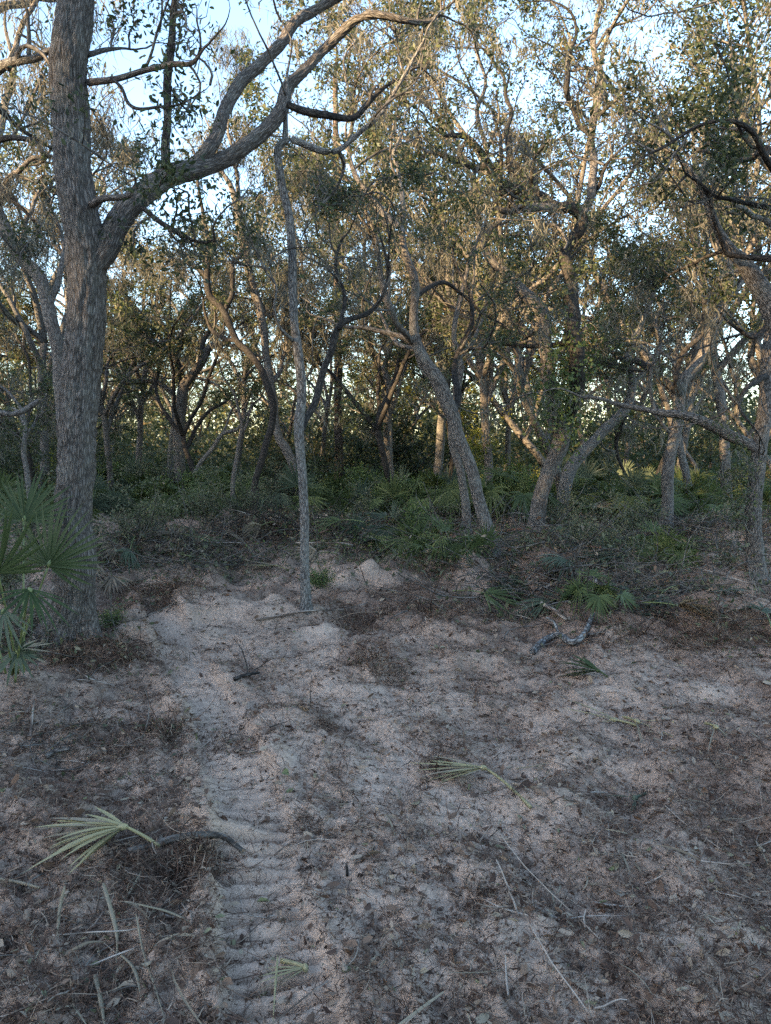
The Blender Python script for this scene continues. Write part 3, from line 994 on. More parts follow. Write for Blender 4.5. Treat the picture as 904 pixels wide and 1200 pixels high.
tree('oak_tree', 'twisted double oak right of centre with vine on its fork', 'the twisted double oak', (629, 638),
     [(626, 640, 20), (632, 592, 18), (644, 550, 18), (655, 525, 20), (658, 508, 20), (652, 485, 17), (647, 462, 16), (643, 430, 15), (640, 400, 14), (638, 375, 16), (625, 354, 16),
      (612, 340, 13), (596, 322, 11), (578, 309, 9), (567, 288, 8), (574, 270, 7), (584, 262, 5)],
     [L([(660, 520, 14, .1), (668, 490, 16, .15), (671, 460, 17, .1), (670, 430, 17, 0), (668, 400, 17, -.1), (671, 365, 16, -.2), (671, 330, 15, -.3), (664, 298, 14, -.3), (672, 280, 14, -.3), (681, 266, 14, -.3),
         (683, 250, 14, -.3), (667, 241, 13, -.4), (650, 240, 13, -.5), (628, 226, 12, -.6), (610, 215, 10, -.7), (591, 205, 9, -.8), (572, 180, 8, -.9), (549, 160, 7, -1.1), (525, 154, 5, -1.3), (505, 140, 3, -1.5)],
        m=M_BARK_D, t0=.55, k=2.6),
      L([(652, 241, 8, -.5), (640, 233, 8, -.3), (620, 219, 7, 0), (600, 212, 5, .2)], m=M_BARK_D, k=3),
      L([(650, 243, 10, -.5), (630, 243, 10, -.7), (612, 243, 9, -.9), (592, 247, 8, -1.1), (575, 240, 6, -1.2)], m=M_BARK, k=3),
      L([(610, 222, 8, -.7), (588, 226, 8, -.5), (566, 224, 7, -.2), (540, 229, 6, .2), (514, 240, 5, .6), (498, 230, 3, .8)], m=M_BARK_D, k=3),
      L([(600, 208, 8, -.7), (597, 188, 8, -.6), (594, 160, 7, -.4), (600, 130, 5, -.2), (590, 100, 4, 0)], m=M_BARK_D, k=3),
      L([(585, 198, 7, -.8), (555, 192, 7, -.9), (527, 190, 6, -1), (502, 182, 5, -1.1), (480, 196, 3, -1.2)], m=M_BARK_D, k=3),
      L([(683, 252, 9, -.3), (690, 225, 10, -.1), (693, 190, 9, .1), (690, 150, 9, .2), (700, 110, 8, .3), (693, 60, 7, .5), (705, 10, 6, .6), (715, -50, 5, .8)], m=M_BARK, k=2.8),
      L([(690, 225, 6, -.1), (702, 218, 5, -.3), (712, 195, 4, -.4), (728, 172, 3, -.5)], m=M_BARK_D, k=3),
      L([(693, 160, 7, .2), (676, 135, 6, .4), (662, 110, 6, .5), (664, 80, 5, .6), (672, 50, 4, .7)], m=M_BARK_D, k=3),
      L([(572, 180, 5, -.9), (560, 140, 5, -.8), (566, 100, 4, -.7), (556, 60, 3, -.6)], k=3),
      L([(638, 376, 8), (622, 392, 6, .4), (606, 385, 5, .8), (588, 368, 4, 1), (564, 362, 3, 1.2)], m=M_BARK, k=3),
      L([(672, 400, 6, -.1), (640, 404, 6, .1), (615, 405, 5, .3), (580, 403, 4, .5)], m=M_BARK_D, k=2.5)],
     opt=dict(per=4.0, n2=5, moss=260, mlen=.5, leaf=.05))

tree('oak_tree', 'stout grey oak leaning right behind the twisted double oak', 'the stout oak leaning right', (648, 618),
     [(655, 618, 15), (659, 590, 15), (664, 565, 15.5), (670, 547, 15.5), (682, 530, 14), (697, 517, 12), (712, 502, 12), (726, 488, 11), (738, 470, 11), (741, 447, 9), (735, 420, 8), (748, 390, 6), (760, 360, 5)],
     [L([(738, 470, 7), (728, 500, 6, .3), (722, 515, 5, .5), (726, 540, 4, .6)], m=M_BARK_D, k=1),
      L([(740, 450, 6), (760, 430, 6, .3), (772, 405, 5, .5), (768, 380, 4, .7)], k=3),
      L([(737, 425, 6), (715, 410, 5, .3), (700, 385, 4, .5), (705, 350, 3, .7)], k=3)],
     bark=M_BARK_P, opt=dict(per=5, moss=90, leaf=.075))

tree('oak_tree', 'forked grey oak right of centre rising straight then splitting high', 'the forked right oak', (781, 628),
     [(780, 628, 15), (781, 590, 14), (782, 560, 14), (789, 521, 13), (795, 492, 13), (799, 462, 13), (804, 444, 13), (824, 417, 13), (835, 388, 12.5), (848, 360, 11), (856, 333, 8), (855, 302, 7), (858, 270, 5), (850, 230, 3)],
     [L([(798, 470, 7), (792, 440, 7, -.2), (800, 415, 6, -.3), (822, 394, 5, -.4), (824, 375, 4, -.5)], m=M_BARK_D, k=3),
      L([(836, 386, 7), (827, 370, 7, -.2), (826, 350, 6, -.3), (815, 325, 5, -.4), (820, 300, 3, -.5)], k=3),
      L([(845, 365, 6), (845, 325, 6, .3), (842, 296, 5, .4), (838, 255, 4, .6)], k=3),
      L([(848, 358, 6), (870, 330, 5, .2), (878, 300, 4, .4)], k=3),
      L([(800, 465, 9), (785, 455, 10, .4), (770, 440, 9, .7), (745, 425, 8, 1), (730, 432, 6, 1.2), (706, 426, 5, 1.4), (680, 424, 3, 1.6)], m=M_BARK_D, k=2.8),
      L([(770, 440, 6, .7), (760, 412, 5, .9), (742, 395, 4, 1.1), (755, 375, 3, 1.2)], m=M_BARK_P, k=2)],
     opt=dict(per=5, moss=130, leaf=.07))

tree('oak_tree', 'pale thin oak behind the forked right oak leaning left', 'the pale thin right oak', (810, 604),
     [(810, 604, 9), (807, 575, 9), (803, 550, 8.5), (797, 522, 8), (793, 500, 7), (796, 470, 6), (790, 430, 5), (800, 390, 4)],
     [L([(795, 490, 5), (812, 465, 4, .3), (820, 435, 3, .5)], k=3)], bark=M_BARK_P, opt=dict(per=5, moss=30, leaf=.08))

tree('oak_tree', 'straight oak by the right edge with a long limb reaching left', 'the right edge oak', (887, 675),
     [(888, 677, 20), (884, 640, 18), (882, 610, 18), (885, 570, 18), (891, 525, 17), (896, 480, 16), (900, 430, 15), (908, 370, 14), (912, 310, 12), (920, 240, 10), (915, 170, 8), (905, 100, 6, -.5)],
     [L([(892, 532, 12), (878, 520, 13), (860, 509, 13), (840, 497, 13), (820, 491, 12), (802, 487, 10), (775, 482, 8), (748, 477, 6), (722, 473, 5), (700, 467, 4), (682, 468, 3)], m=M_BARK, t0=.5, k=.5),
      L([(900, 440, 8), (880, 450, 6, -.4), (868, 470, 4, -.6)], m=M_BARK_D, k=3),
      L([(910, 350, 8), (890, 390, 6, -.2), (870, 388, 5, -.3), (858, 378, 3, -.4)], m=M_BARK_D, k=3),
      L([(914, 270, 8), (890, 250, 6, -.5), (870, 240, 5, -.8)], k=3),
      L([(918, 220, 8), (895, 170, 6, -.3), (870, 130, 5, -.5), (860, 90, 4, -.7)], k=3)],
     opt=dict(per=5.5, moss=120, leaf=.05))

tree('oak_tree', 'dark leafy oak leaning in from beyond the right edge high up', 'the dark oak leaning in at right', (990, 760),
     [(990, 760, 34), (975, 650, 32), (958, 540, 31), (935, 440, 30), (915, 385, 28), (900, 352, 24), (887, 332, 21), (871, 308, 18), (855, 290, 13), (840, 265, 10), (828, 235, 9), (815, 210, 7), (800, 190, 5)],
     [L([(915, 306, 7, -.4), (895, 301, 7, -.3), (870, 298, 6, -.2), (852, 294, 6, -.2), (846, 272, 5, -.3), (838, 240, 4, -.4), (830, 225, 3, -.4)], m=M_BARK_D, k=4),
      L([(930, 250, 8, -.2), (904, 242, 7, -.2), (880, 236, 6, -.2), (858, 233, 5, -.3), (835, 232, 4, -.3), (808, 216, 3, -.4)], m=M_BARK_D, k=4.5),
      L([(940, 440, 16, 0), (945, 350, 14, -.3), (935, 280, 12, -.4), (920, 210, 10, -.5), (890, 170, 7, -.6), (850, 150, 5, -.7), (800, 160, 4, -.8), (765, 180, 3, -.8)], m=M_BARK_D, k=4),
      L([(928, 240, 9, -.5), (900, 180, 7, -.2), (870, 190, 5, 0), (830, 180, 4, .2)], m=M_BARK_D, k=4.5),
      L([(858, 292, 5), (830, 300, 4, .2), (800, 310, 3, .4)], m=M_BARK_D, k=4)],
     d=6.4, leaf=M_LEAF_D, opt=dict(per=5.5, moss=60, mlen=.4, mw=.0025, leaf=.05, fine=1, len=1.1, len2=.5, n2=6))

tree('oak_tree', 'grey oak with a spreading forked crown among the shrubs at left', 'the spreading oak among the left shrubs', (211, 588),
     [(212, 588, 14), (211, 550, 13), (210, 520, 13), (210, 490, 14), (214, 465, 13), (218, 448, 11), (236, 423, 9), (244, 410, 8), (262, 402, 6), (278, 408, 4)],
     [L([(213, 470, 9), (212, 450, 9), (204, 421, 8), (190, 406, 7, -.3), (172, 398, 5, -.5), (150, 378, 4, -.8), (130, 350, 3, -1)], m=M_BARK_D, k=3),
      L([(236, 423, 6), (240, 395, 6, .3), (250, 370, 5, .5), (245, 340, 4, .6)], m=M_BARK_D, k=3),
      L([(205, 425, 6), (200, 395, 6, .3), (185, 370, 5, .5), (190, 335, 4, .6)], k=3),
      L([(212, 480, 7), (190, 452, 6, .5), (160, 447, 6, .7), (140, 455, 5, .8), (131, 480, 4, .9)], m=M_BARK, k=2)],
     opt=dict(per=5, leaf=.10, moss=120, mw=.006, len=2.4, mlen=.8, len2=1.1), d=20)

tree('oak_tree', 'slanting thin oak left of the lone oak crossing a sister trunk', 'the slanting thin oak', (297, 600),
     [(296, 600, 9), (298, 580, 8.5), (303, 555, 8), (312, 524, 8), (318, 500, 8), (320, 473, 8), (313, 450, 8), (305, 431, 7.5), (290, 412, 7.5), (278, 400, 7.5), (267, 374, 8), (259, 360, 7.5), (246, 345, 7.5), (243, 322, 7), (245, 290, 6), (240, 262, 5), (236, 240, 4), (230, 200, 3)],
     [L([(263, 366, 6), (270, 346, 6), (272, 309, 5.5), (281, 299, 4.5), (284, 280, 3)], m=M_BARK_D, k=3),
      L([(244, 325, 5), (230, 315, 4.5, .3), (215, 308, 4, .5), (195, 305, 3, .6)], m=M_BARK_D, k=3),
      L([(278, 400, 5), (262, 395, 5, .3), (246, 385, 4, .5), (240, 370, 3, .6)], k=3)],
     bark=M_BARK_D, opt=dict(per=4, leaf=.08, moss=110, mlen=.9), d=14.5)

tree('oak_tree', 'tall slender oak draped in moss with a sunlit upper stem', 'the moss draped slender oak', (352, 592),
     [(354, 592, 11), (349, 565, 11), (345, 549, 11), (335, 526, 11), (327, 514, 10), (322, 490, 10), (318, 455, 10), (312, 418, 9), (306, 370, 9), (294, 325, 9.5), (287, 288, 9.5), (280, 255, 9), (276, 235, 8), (269, 215, 6), (256, 194, 4), (250, 170, 3)],
     [L([(278, 240, 6), (278, 215, 5, .2), (275, 190, 4, .3), (268, 160, 3, .4)], k=3),
      L([(300, 345, 5), (315, 370, 5, .3), (325, 360, 4, .4), (335, 335, 3, .5)], k=3),
      L([(288, 290, 5), (300, 275, 4, .3), (312, 250, 3, .5)], k=3),
      L([(318, 450, 6), (330, 430, 5, .3), (336, 395, 4, .5)], k=3)],
     opt=dict(per=4, leaf=.08, moss=380, mlen=1.1), d=15.5)

tree('pine_tree', 'dark straight pine trunk behind the lone oak deep in the wood', 'the straight pine trunk', (397, 575),
     [(398, 575, 11), (397, 530, 10), (396, 480, 9.5), (396, 430, 9), (396, 380, 8.5), (395, 300, 8), (394, 200, 7), (393, 100, 6)],
     [L([(395, 300, 4), (410, 290, 3, .5), (425, 280, 2.5, 1)], k=3), L([(394, 200, 4), (375, 190, 3, .5), (360, 185, 2.5, 1)], k=3)],
     bark=M_BARK_PINE, d=24, trunk_k=(.6, 1.5), opt=dict(leaf=.11, per=4, moss=120, mw=.008, mlen=1.2), cat='tree')

tree('oak_tree', 'slender oak with sparse forks between the pine trunk and centre oak', 'the slender mid oak', (463, 598),
     [(463, 598, 8), (459, 565, 8), (456, 535, 8), (453, 505, 8), (455, 480, 7.5), (457, 455, 7), (451, 430, 6), (458, 400, 5), (452, 360, 4)],
     [L([(455, 490, 5), (465, 465, 5, .3), (472, 440, 4, .5), (480, 410, 3, .6)], k=3),
      L([(455, 530, 5), (446, 515, 4, -.3), (436, 505, 3, -.4)], k=2)], bark=M_BARK, opt=dict(per=5, leaf=.09, moss=80), d=18)

tree('oak_tree', 'curved pale sapling bowing right from beside the spreading left oak', 'the bowed pale sapling', (222, 580),
     [(220, 580, 6), (226, 562, 5.5), (235, 543, 5), (250, 525, 5), (262, 508, 4.5), (278, 503, 4), (290, 485, 3)],
     [L([(262, 508, 3), (268, 490, 3, .2), (280, 470, 2, .3)], k=3)], bark=M_BARK_P, d=18.5, opt=dict(per=5, leaf=.08, len=1.2))
tree('oak_tree', 'thin upright sapling between the bowed sapling and the slanting oak', 'the thin upright sapling', (272, 592),
     [(272, 592, 6), (274, 560, 5.5), (280, 520, 5), (284, 500, 4), (278, 470, 3)],
     [L([(280, 520, 3), (290, 495, 3, .2), (296, 470, 2, .3)], k=3)], bark=M_BARK, d=17, opt=dict(per=5, leaf=.08, len=1.2))
tree('oak_tree', 'thin bare stemmed sapling left of the big oak near the frame edge', 'the sapling left of the big oak', (36, 595),
     [(36, 595, 6), (33, 560, 6), (28, 530, 6), (30, 505, 5), (25, 480, 4), (10, 460, 3)],
     [L([(29, 515, 4), (40, 490, 3, .2), (48, 470, 2, .4)], k=3), L([(30, 500, 4), (15, 478, 3, .2), (-5, 485, 2, .3)], k=2)], bark=M_BARK_P, d=13, opt=dict(per=5, leaf=.07, len=1.2, moss=40))

# vine on the twisted double oak
def vine():
    g = onground(634, 640)
    root = thing('climbing_vine', 'bright green vine climbing the fork of the twisted double oak', 'vine', tuple(g))
    st = Acc()
    pts = np.array([P(634, 636, g[1] - .2), P(640, 590, g[1] - .2), P(655, 540, g[1] - .22), P(660, 500, g[1] - .22), P(655, 460, g[1] - .25), P(668, 430, g[1] - .3), P(664, 390, g[1] - .35)])
    q = catmull(pts, .08)
    tubes(st, q[None], np.full((1, len(q)), .008), 5, True)
    obj('stem', st.mesh('stem', M_TWIG, origin=g), root)
    lf = Acc()
    c = q[rng.integers(int(len(q) * .55), len(q), 1500)]
    pos = c + rng.normal(size=c.shape) * np.array([.24, .18, .22])
    pos[:, 2] -= rng.exponential(.10, len(pos))
    leaves(lf, pos, .07, .65, .1)
    obj('foliage', lf.mesh('foliage', M_SHRUB, False, origin=g), root, 'stuff')


vine()


scraps()


# ------------------------------------------------------------------ labels for copies, told by the landmarks around them
USED = set()


def place_label(what, x, y):
    """what stands where: told by the nearest landmark trees"""
    d = [(math.hypot(x - a, (y - b) * .6), k) for k, (a, b, _) in enumerate(TREES)]
    d.sort()
    for _, k in d[:9]:
        a, b, s = TREES[k]
        fx, fa = x / y * 10, a / b * 10
        if y > b + 1.0:
            rel = 'behind'
        elif y < b - 1.0:
            rel = 'in front of'
        else:
            rel = 'beside'
        side = 'right of' if fx > fa + .15 else ('left of' if fx < fa - .15 else '')
        for lab in ([f'{what} {rel} {s}'] if not side else []) + ([f'{what} {rel} and {side} {s}', f'{what} {side} {s}'] if side else []) + [f'{what} well {rel} {s}']:
            if lab not in USED and len(lab.split()) <= 16:
                USED.add(lab)
                return lab
    return what


def dup(root, name=None):
    r = root.copy()
    COL.objects.link(r)
    for ch in list(root.children):
        c = ch.copy()
        COL.objects.link(c)
        c.parent = r
    return r


# ------------------------------------------------------------------ the wood behind
def proto_oak(seed, H, spread, r0, leafsz, per, lean, nlimb, n_moss, low=.29):
    """parts of a crooked oak at the origin: trunk, limbs, twigs, foliage, moss"""
    global rng
    keep, rng = rng, np.random.default_rng(seed)
    tr, li, tw, lf, ms = Acc(), [], Acc(), Acc(), Acc()
    hb = H * rng.uniform(low - .07, low + .1)
    t = grow(np.array([[0, 0, -.1]]), np.array([[lean * rng.choice([-1, 1]), rng.normal() * .1, 1.0]]), np.array([hb]), 10, .07, .03)[0]
    R_ = r0 * np.linspace(1, .75, len(t)) * (1 + .5 * np.exp(-np.arange(len(t)) * 1.2))
    q = catmull(np.column_stack([t, R_]), .10)
    tubes(tr, q[None, :, :3], q[None, :, 3], 10, True, .08)
    mains = []
    n = nlimb
    az = rng.uniform(0, 6.28)
    for k in range(n):
        a = az + k * 6.28 / n + rng.normal() * .3
        el = rng.uniform(.6, 1.3) if k else 1.4
        d = np.array([[math.cos(a) * math.cos(el), math.sin(a) * math.cos(el), math.sin(el)]])
        st = t[-1:] if k < 3 else t[rng.integers(6, 10)][None]
        Lm = (H - hb) * rng.uniform(.75, 1.15) * (1 if math.sin(el) > .75 else spread)
        pl = grow(st, d, np.array([Lm]), 16, .17, .035)[0]
        rl = r0 * .68 * np.linspace(1, .14, 17) ** .9
        qq = catmull(np.column_stack([pl, rl]), .13)
        a_ = Acc()
        tubes(a_, qq[None, :, :3], qq[None, :, 3], 7, True, .1)
        li.append(a_)
        mains.append((qq[:, :3], qq[:, 3], .25, 1.7))
    finish_crown(tw, lf, ms, mains, dict(leaf=leafsz, per=per * 1.0, len=2.2, len2=1.0, n2=6, moss=int(n_moss * .5), mlen=.65, mw=.006, mk=9, tuft=.085, sides=4))
    rng = keep
    return tr, li, tw, lf, ms


protos = []
SLIM = .8
specs = [  # H, spread, r0, leaf, per, lean, limbs, moss, bark, leaf mat, words
    (9.5, .8, .125, .085, 4.5, .18, 5, 150, M_BARK, M_LEAF, 'grey forked oak'),
    (10.5, .8, .14, .085, 5.0, .05, 6, 220, M_BARK_P, M_LEAF, 'pale mossy oak'),
    (8.0, .9, .10, .085, 5.0, .18, 4, 120, M_BARK_D, M_LEAF, 'dark leaning oak'),
    (11.5, .7, .11, .085, 4.0, .10, 5, 260, M_BARK, M_LEAF, 'tall moss hung oak'),
    (7.0, .9, .085, .085, 5.5, .22, 5, 60, M_BARK_D, M_LEAF_Y, 'yellow green young oak'),
    (10.0, .9, .13, .085, 5.0, .15, 6, 200, M_BARK, M_LEAF_D, 'dark crowned oak'),
]
for i, sp in enumerate(specs):
    tr, li, tw, lf, ms = proto_oak(100 + i, sp[0], sp[1], sp[2] * SLIM, sp[3], sp[4], sp[5], sp[6], sp[7])
    r = thing('oak_tree', sp[10], 'tree', group='oaks of the wood behind the clearing')
    obj('trunk', tr.mesh('trunk', sp[8]), r)
    for a in li:
        obj('limb', a.mesh('limb', sp[8]), r)
    obj('twigs', tw.mesh('twigs', M_TWIG), r, 'stuff')
    obj('foliage', lf.mesh('foliage', sp[9], False), r, 'stuff')
    obj('hanging_moss', ms.mesh('hanging_moss', M_MOSS), r, 'stuff')
    protos.append(r)

prng = random.Random(11)
spots = []
for row, (d0, d1, n, half) in enumerate([(15.5, 19, 5, .60), (19, 24, 9, .62), (24, 30, 10, .62), (30, 38, 12, .62), (38, 48, 12, .62)]):
    for k in range(n):
        y = prng.uniform(d0, d1)
        x = y * half * (-1 + 2 * (k + prng.uniform(.1, .9)) / n)
        spots.append((x, y, row))
for (px, y) in [(.13, 17), (.24, 19), (.36, 17), (.46, 15.5), (-.47, 18), (.06, 20), (.53, 18)]:
    spots.append((px * y, y, 9))
first = [True] * len(protos)
for (x, y, row) in spots:
    if row == 9:
        k = prng.choice([0, 1, 3, 5])
    elif x < -1.5 and row == 0:
        k = prng.choice([2, 4])
    else:
        k = prng.choices(range(6), weights=[4, 3, 3, 3, 1.6, 3])[0]
    o = protos[k] if first[k] else dup(protos[k])
    first[k] = False
    s = prng.uniform(.8, 1.12) if row < 9 else prng.uniform(1.05, 1.2)
    o.location = (x, y, gz(x, y))
    o.rotation_euler = (0, 0, prng.uniform(0, 6.28))
    o.scale = (s, s, s)
    o['label'] = place_label(specs[k][10], x, y)
    o['group'] = 'oaks of the wood behind the clearing'


# the far wood that closes the view, and the wood behind the photographer that shades the clearing
def wood_mass(name, xy, hts, per_tree, leafsz, sigma, low, label=None, trunk_r=.13):
    acc, lf = Acc(), Acc()
    n = len(xy)
    z = np.zeros(n)
    st = np.column_stack([xy, z - .3])
    d = np.column_stack([rng.normal(0, .12, n), rng.normal(0, .12, n), np.ones(n)])
    Pn = grow(st, d, hts * .85, 9, .08, .02)
    Rn = (trunk_r * rng.uniform(.6, 1.3, n))[:, None] * np.linspace(1, .25, 10)
    tubes(acc, Pn, Rn, 6)
    s, dd, r, t = spawn(Pn, Rn, n * 9, low, 1, 35, 75, .3)
    L1 = rng.uniform(.9, 3.0, len(s))
    P1 = grow(s, dd, L1, 7, .22, .05)
    R1 = np.maximum(r * .5, .02)[:, None] * np.linspace(1, .25, 8)
    tubes(acc, P1, R1, 4)
    nodes = P1[:, 2:].reshape(-1, 3)
    pos = nodes[rng.integers(0, len(nodes), n * per_tree)]
    pos = pos + rng.normal(size=pos.shape) * sigma
    lf2 = Acc()
    leaves(lf2, pos, leafsz, .5, .1)
    o = obj(name, acc.mesh(name, M_BARK), kind='stuff')
    o2 = obj('far_foliage', lf2.mesh('far_foliage', M_LEAF, False), o, 'stuff')
    return o


n = 250
a = rng.uniform(-.66, .66, n)
dist = rng.uniform(48, 85, n)
wood_mass('far_wood', np.column_stack([a * dist, dist]), rng.uniform(7, 11, n), 300, .17, .35, .12)

def thicket(name, xy, top, leafsz, mat_, per=1, kind='stuff'):
    """a mass of low growth: leaves on short stems"""
    n = len(xy)
    cl = np.clip(.5 + .9 * noise2(xy[:, 0] / 2.2, xy[:, 1] / 2.2, 41), 0.05, 1.3)
    hz = ground(xy[:, 0], xy[:, 1])[0]
    z = hz + top * cl * rng.uniform(0, 1, n) ** .8
    lf = Acc()
    leaves(lf, np.column_stack([xy, z]), leafsz, .5, .15)
    return obj(name, lf.mesh(name, mat_, False), kind=kind)


def band(n, d0, d1, half):
    a = rng.uniform(-half, half, n)
    d = rng.uniform(d0, d1, n)
    return np.column_stack([a * d, d])


thicket('undergrowth', band(30000, 17, 34, .64), .5, .09, M_SHRUB)
thicket('dull_undergrowth', band(12000, 14.5, 30, .64), .35, .07, M_SHRUB_D)
thicket('far_thicket', band(120000, 30, 70, .64), 6.6, .26, M_LEAF)
thicket('weed_cover', band(16000, 8.6, 15.5, .60), .22, .055, M_SHRUB_D)


# ------------------------------------------------------------------ palmettos and shrubs
def frond_arrays(acc_leaf, acc_stalk, origin, az, el, stalk, Rf, nleaf, spread, droop, width, curl=.0, roll=0.0, seed=None):
    """one fan leaf: a stalk that rises from origin and a fan of folded leaflets at its end"""
    e = np.array([math.cos(az) * math.cos(el), math.sin(az) * math.cos(el), math.sin(el)])
    q = np.linspace(0, 1, 7)[:, None]
    sag = np.array([0, 0, -1.0]) * stalk * .18 * q ** 2
    st = np.asarray(origin) + e * stalk * q + sag
    tubes(acc_stalk, st[None], np.linspace(.009, .005, 7)[None] * (.6 + .5 * Rf), 5, True)
    hub = st[-1]
    e2 = unit(st[-1] - st[-2] + np.array([0, 0, curl]))
    side = unit(np.cross(e2, [0, 0, 1.0]))
    up = np.cross(side, e2)
    if roll:
        side, up = side * math.cos(roll) + up * math.sin(roll), up * math.cos(roll) - side * math.sin(roll)
    ph = np.linspace(-spread, spread, nleaf) + rng.normal(0, .03, nleaf)
    d = np.cos(ph)[:, None] * e2 + np.sin(ph)[:, None] * side + up * rng.uniform(.0, .22, (nleaf, 1))
    d = unit(d)
    Ln = Rf * (1 - .22 * np.abs(ph) / spread) * rng.uniform(.85, 1.08, nleaf)
    q = np.linspace(0.03, 1, 6)
    Pn = hub + d[:, None, :] * (Ln[:, None] * q)[..., None]
    Pn[..., 2] -= (Ln[:, None] * droop * rng.uniform(.5, 1.5, (nleaf, 1)) * q ** 2.4)
    sd = unit(np.cross(d, up) * 1.0)
    Wn = width * rng.uniform(.8, 1.2, (nleaf, 1)) * np.array([.35, .75, 1.0, .9, .6, .08])
    ribbons(acc_leaf, Pn, Wn, sd, .45)
    return hub


def palmetto_proto(seed, n, Rf, stalk, leaf_m):
    global rng
    keep, rng = rng, np.random.default_rng(seed)
    r = thing('saw_palmetto', 'x', 'palmetto')
    for k in range(n):
        lf, sk = Acc(), Acc()
        frond_arrays(lf, sk, rng.normal(0, .06, 3) * [1, 1, .2], k * 2.4 + rng.normal() * .3, rng.uniform(.45, 1.35), stalk * rng.uniform(.6, 1.15), Rf * rng.uniform(.8, 1.1), 20,
                     rng.uniform(1.5, 2.0), rng.uniform(.1, .4), .017, curl=rng.uniform(-.5, .3), roll=rng.normal() * .4)
        f = obj('frond', lf.mesh('frond', leaf_m), r)
        obj('stalk', sk.mesh('stalk', M_PETIOLE), f)
    rng = keep
    return r


def dup2(root):
    r = root.copy()
    COL.objects.link(r)
    for ch in list(root.children):
        c = ch.copy()
        COL.objects.link(c)
        c.parent = r
        for g in list(ch.children):
            h = g.copy()
            COL.objects.link(h)
            h.parent = c
    return r


pal = [palmetto_proto(300, 9, .52, .75, M_PALM), palmetto_proto(301, 11, .48, .6, M_PALM), palmetto_proto(302, 8, .5, .7, M_PALM_G)]
PW = ['dark green saw palmetto', 'bushy green saw palmetto', 'greyed saw palmetto']
# (px, py of the foot, prototype, scale)
spots = [(150, 575, 0, 1), (60, 560, 0, 1.2), (20, 575, 1, 1.1), (250, 560, 1, .9), (300, 575, 0, 1), (335, 570, 1, 1), (420, 585, 0, 1.05), (440, 640, 2, .75), (470, 648, 0, .8), (505, 650, 0, .75), (535, 655, 1, .7),
         (400, 600, 1, .9), (445, 600, 1, .9), (500, 580, 0, 1), (600, 585, 1, 1), (670, 570, 2, 1.2), (700, 585, 1, 1.1), (730, 575, 0, 1.1), (755, 585, 2, 1.0), (700, 600, 0, 1), (830, 575, 2, 1.1), (850, 565, 0, 1.2),
         (880, 575, 1, 1.2), (860, 590, 1, .9), (820, 590, 0, 1), (690, 715, 0, .45), (765, 650, 1, .6), (790, 665, 0, .55), (590, 695, 2, .33), (110, 600, 2, .9), (180, 600, 1, .8), (225, 605, 0, .9), (375, 600, 0, .9),
         (640, 580, 0, 1), (770, 565, 0, 1.1), (560, 575, 0, 1), (520, 570, 1, 1), (300, 600, 2, .8), (900, 600, 0, 1), (130, 555, 1, 1.2)]
firstp = [True] * 3
prng = random.Random(5)
for k in range(78):
    spots.append((915 * (k + prng.random()) / 78 - 6, prng.uniform(566, 611), prng.choice([0, 1, 0, 1, 2]), prng.uniform(.95, 1.35)))
for (px, py, k, sc) in spots:
    o = pal[k] if firstp[k] else dup2(pal[k])
    firstp[k] = False
    g = onground(px, py)
    o.location = tuple(g)
    o.rotation_euler = (0, 0, prng.uniform(0, 6.28))
    o.scale = (sc, sc, sc)
    o['label'] = place_label(('small ' if sc < .8 else 'large ' if sc > 1.05 else '') + PW[k], g[0], g[1])
    o['group'] = 'saw palmettos under the trees'


def shrub_proto(seed, h, r, nst, nleaf, leafsz, lm, words):
    global rng
    keep, rng = rng, np.random.default_rng(seed)
    root = thing('shrub', words, 'shrub')
    st = Acc()
    s0 = rng.normal(0, .08, (nst, 3)) * [1, 1, 0]
    d = np.column_stack([rng.normal(0, .5, nst), rng.normal(0, .5, nst), np.ones(nst)])
    P0 = grow(s0, d, h * rng.uniform(.6, 1.1, nst), 8, .14, .03)
    R0 = np.linspace(.012, .004, 9)[None] * np.ones((nst, 1))
    tubes(st, P0, R0, 4)
    s1, d1, r1, _ = spawn(P0, R0, nst * 7, .25, 1, 30, 75, .1)
    P1 = grow(s1, d1, rng.uniform(.2, .6, len(s1)) * r, 5, .2, .02)
    tubes(st, P1, np.maximum(r1 * .6, .003)[:, None] * np.linspace(1, .4, 6), 3)
    nodes = np.concatenate([P1[:, 1:].reshape(-1, 3), P0[:, 4:].reshape(-1, 3)])
    pos = nodes[rng.integers(0, len(nodes), nleaf)] + rng.normal(0, .06, (nleaf, 3))
    lf = Acc()
    leaves(lf, pos, leafsz, .5, .1)
    obj('stems', st.mesh('stems', M_TWIG), root, 'stuff')
    obj('foliage', lf.mesh('foliage', lm, False), root, 'stuff')
    rng = keep
    return root


shr = [shrub_proto(401, 1.1, 1.0, 12, 2600, .075, M_SHRUB, 'x'), shrub_proto(402, 1.5, 1.2, 10, 2600, .07, M_SHRUB_D, 'x'), shrub_proto(403, .8, .9, 12, 2200, .06, M_SHRUB, 'x'),
       shrub_proto(404, 2.6, 1.6, 9, 3000, .085, M_LEAF_D, 'x'), shrub_proto(405, 1.5, 1.1, 9, 2000, .075, M_LEAF_Y, 'x')]
SW = ['leafy green shrub', 'dull olive shrub', 'low green shrub', 'tall dark shrub', 'yellow green shrub']
firsts = [True] * 5
spots = []
for k in range(24):
    y = prng.uniform(15.5, 27)
    x = y * prng.uniform(-.56, .56)
    spots.append((x, y, prng.choices(range(5), weights=[4, 3, 3, 1.5, .8])[0], prng.uniform(.7, 1.1)))
for k in range(10):
    y = prng.uniform(24, 36)
    spots.append((y * prng.uniform(-.56, .56), y, 3, prng.uniform(1.0, 1.7)))
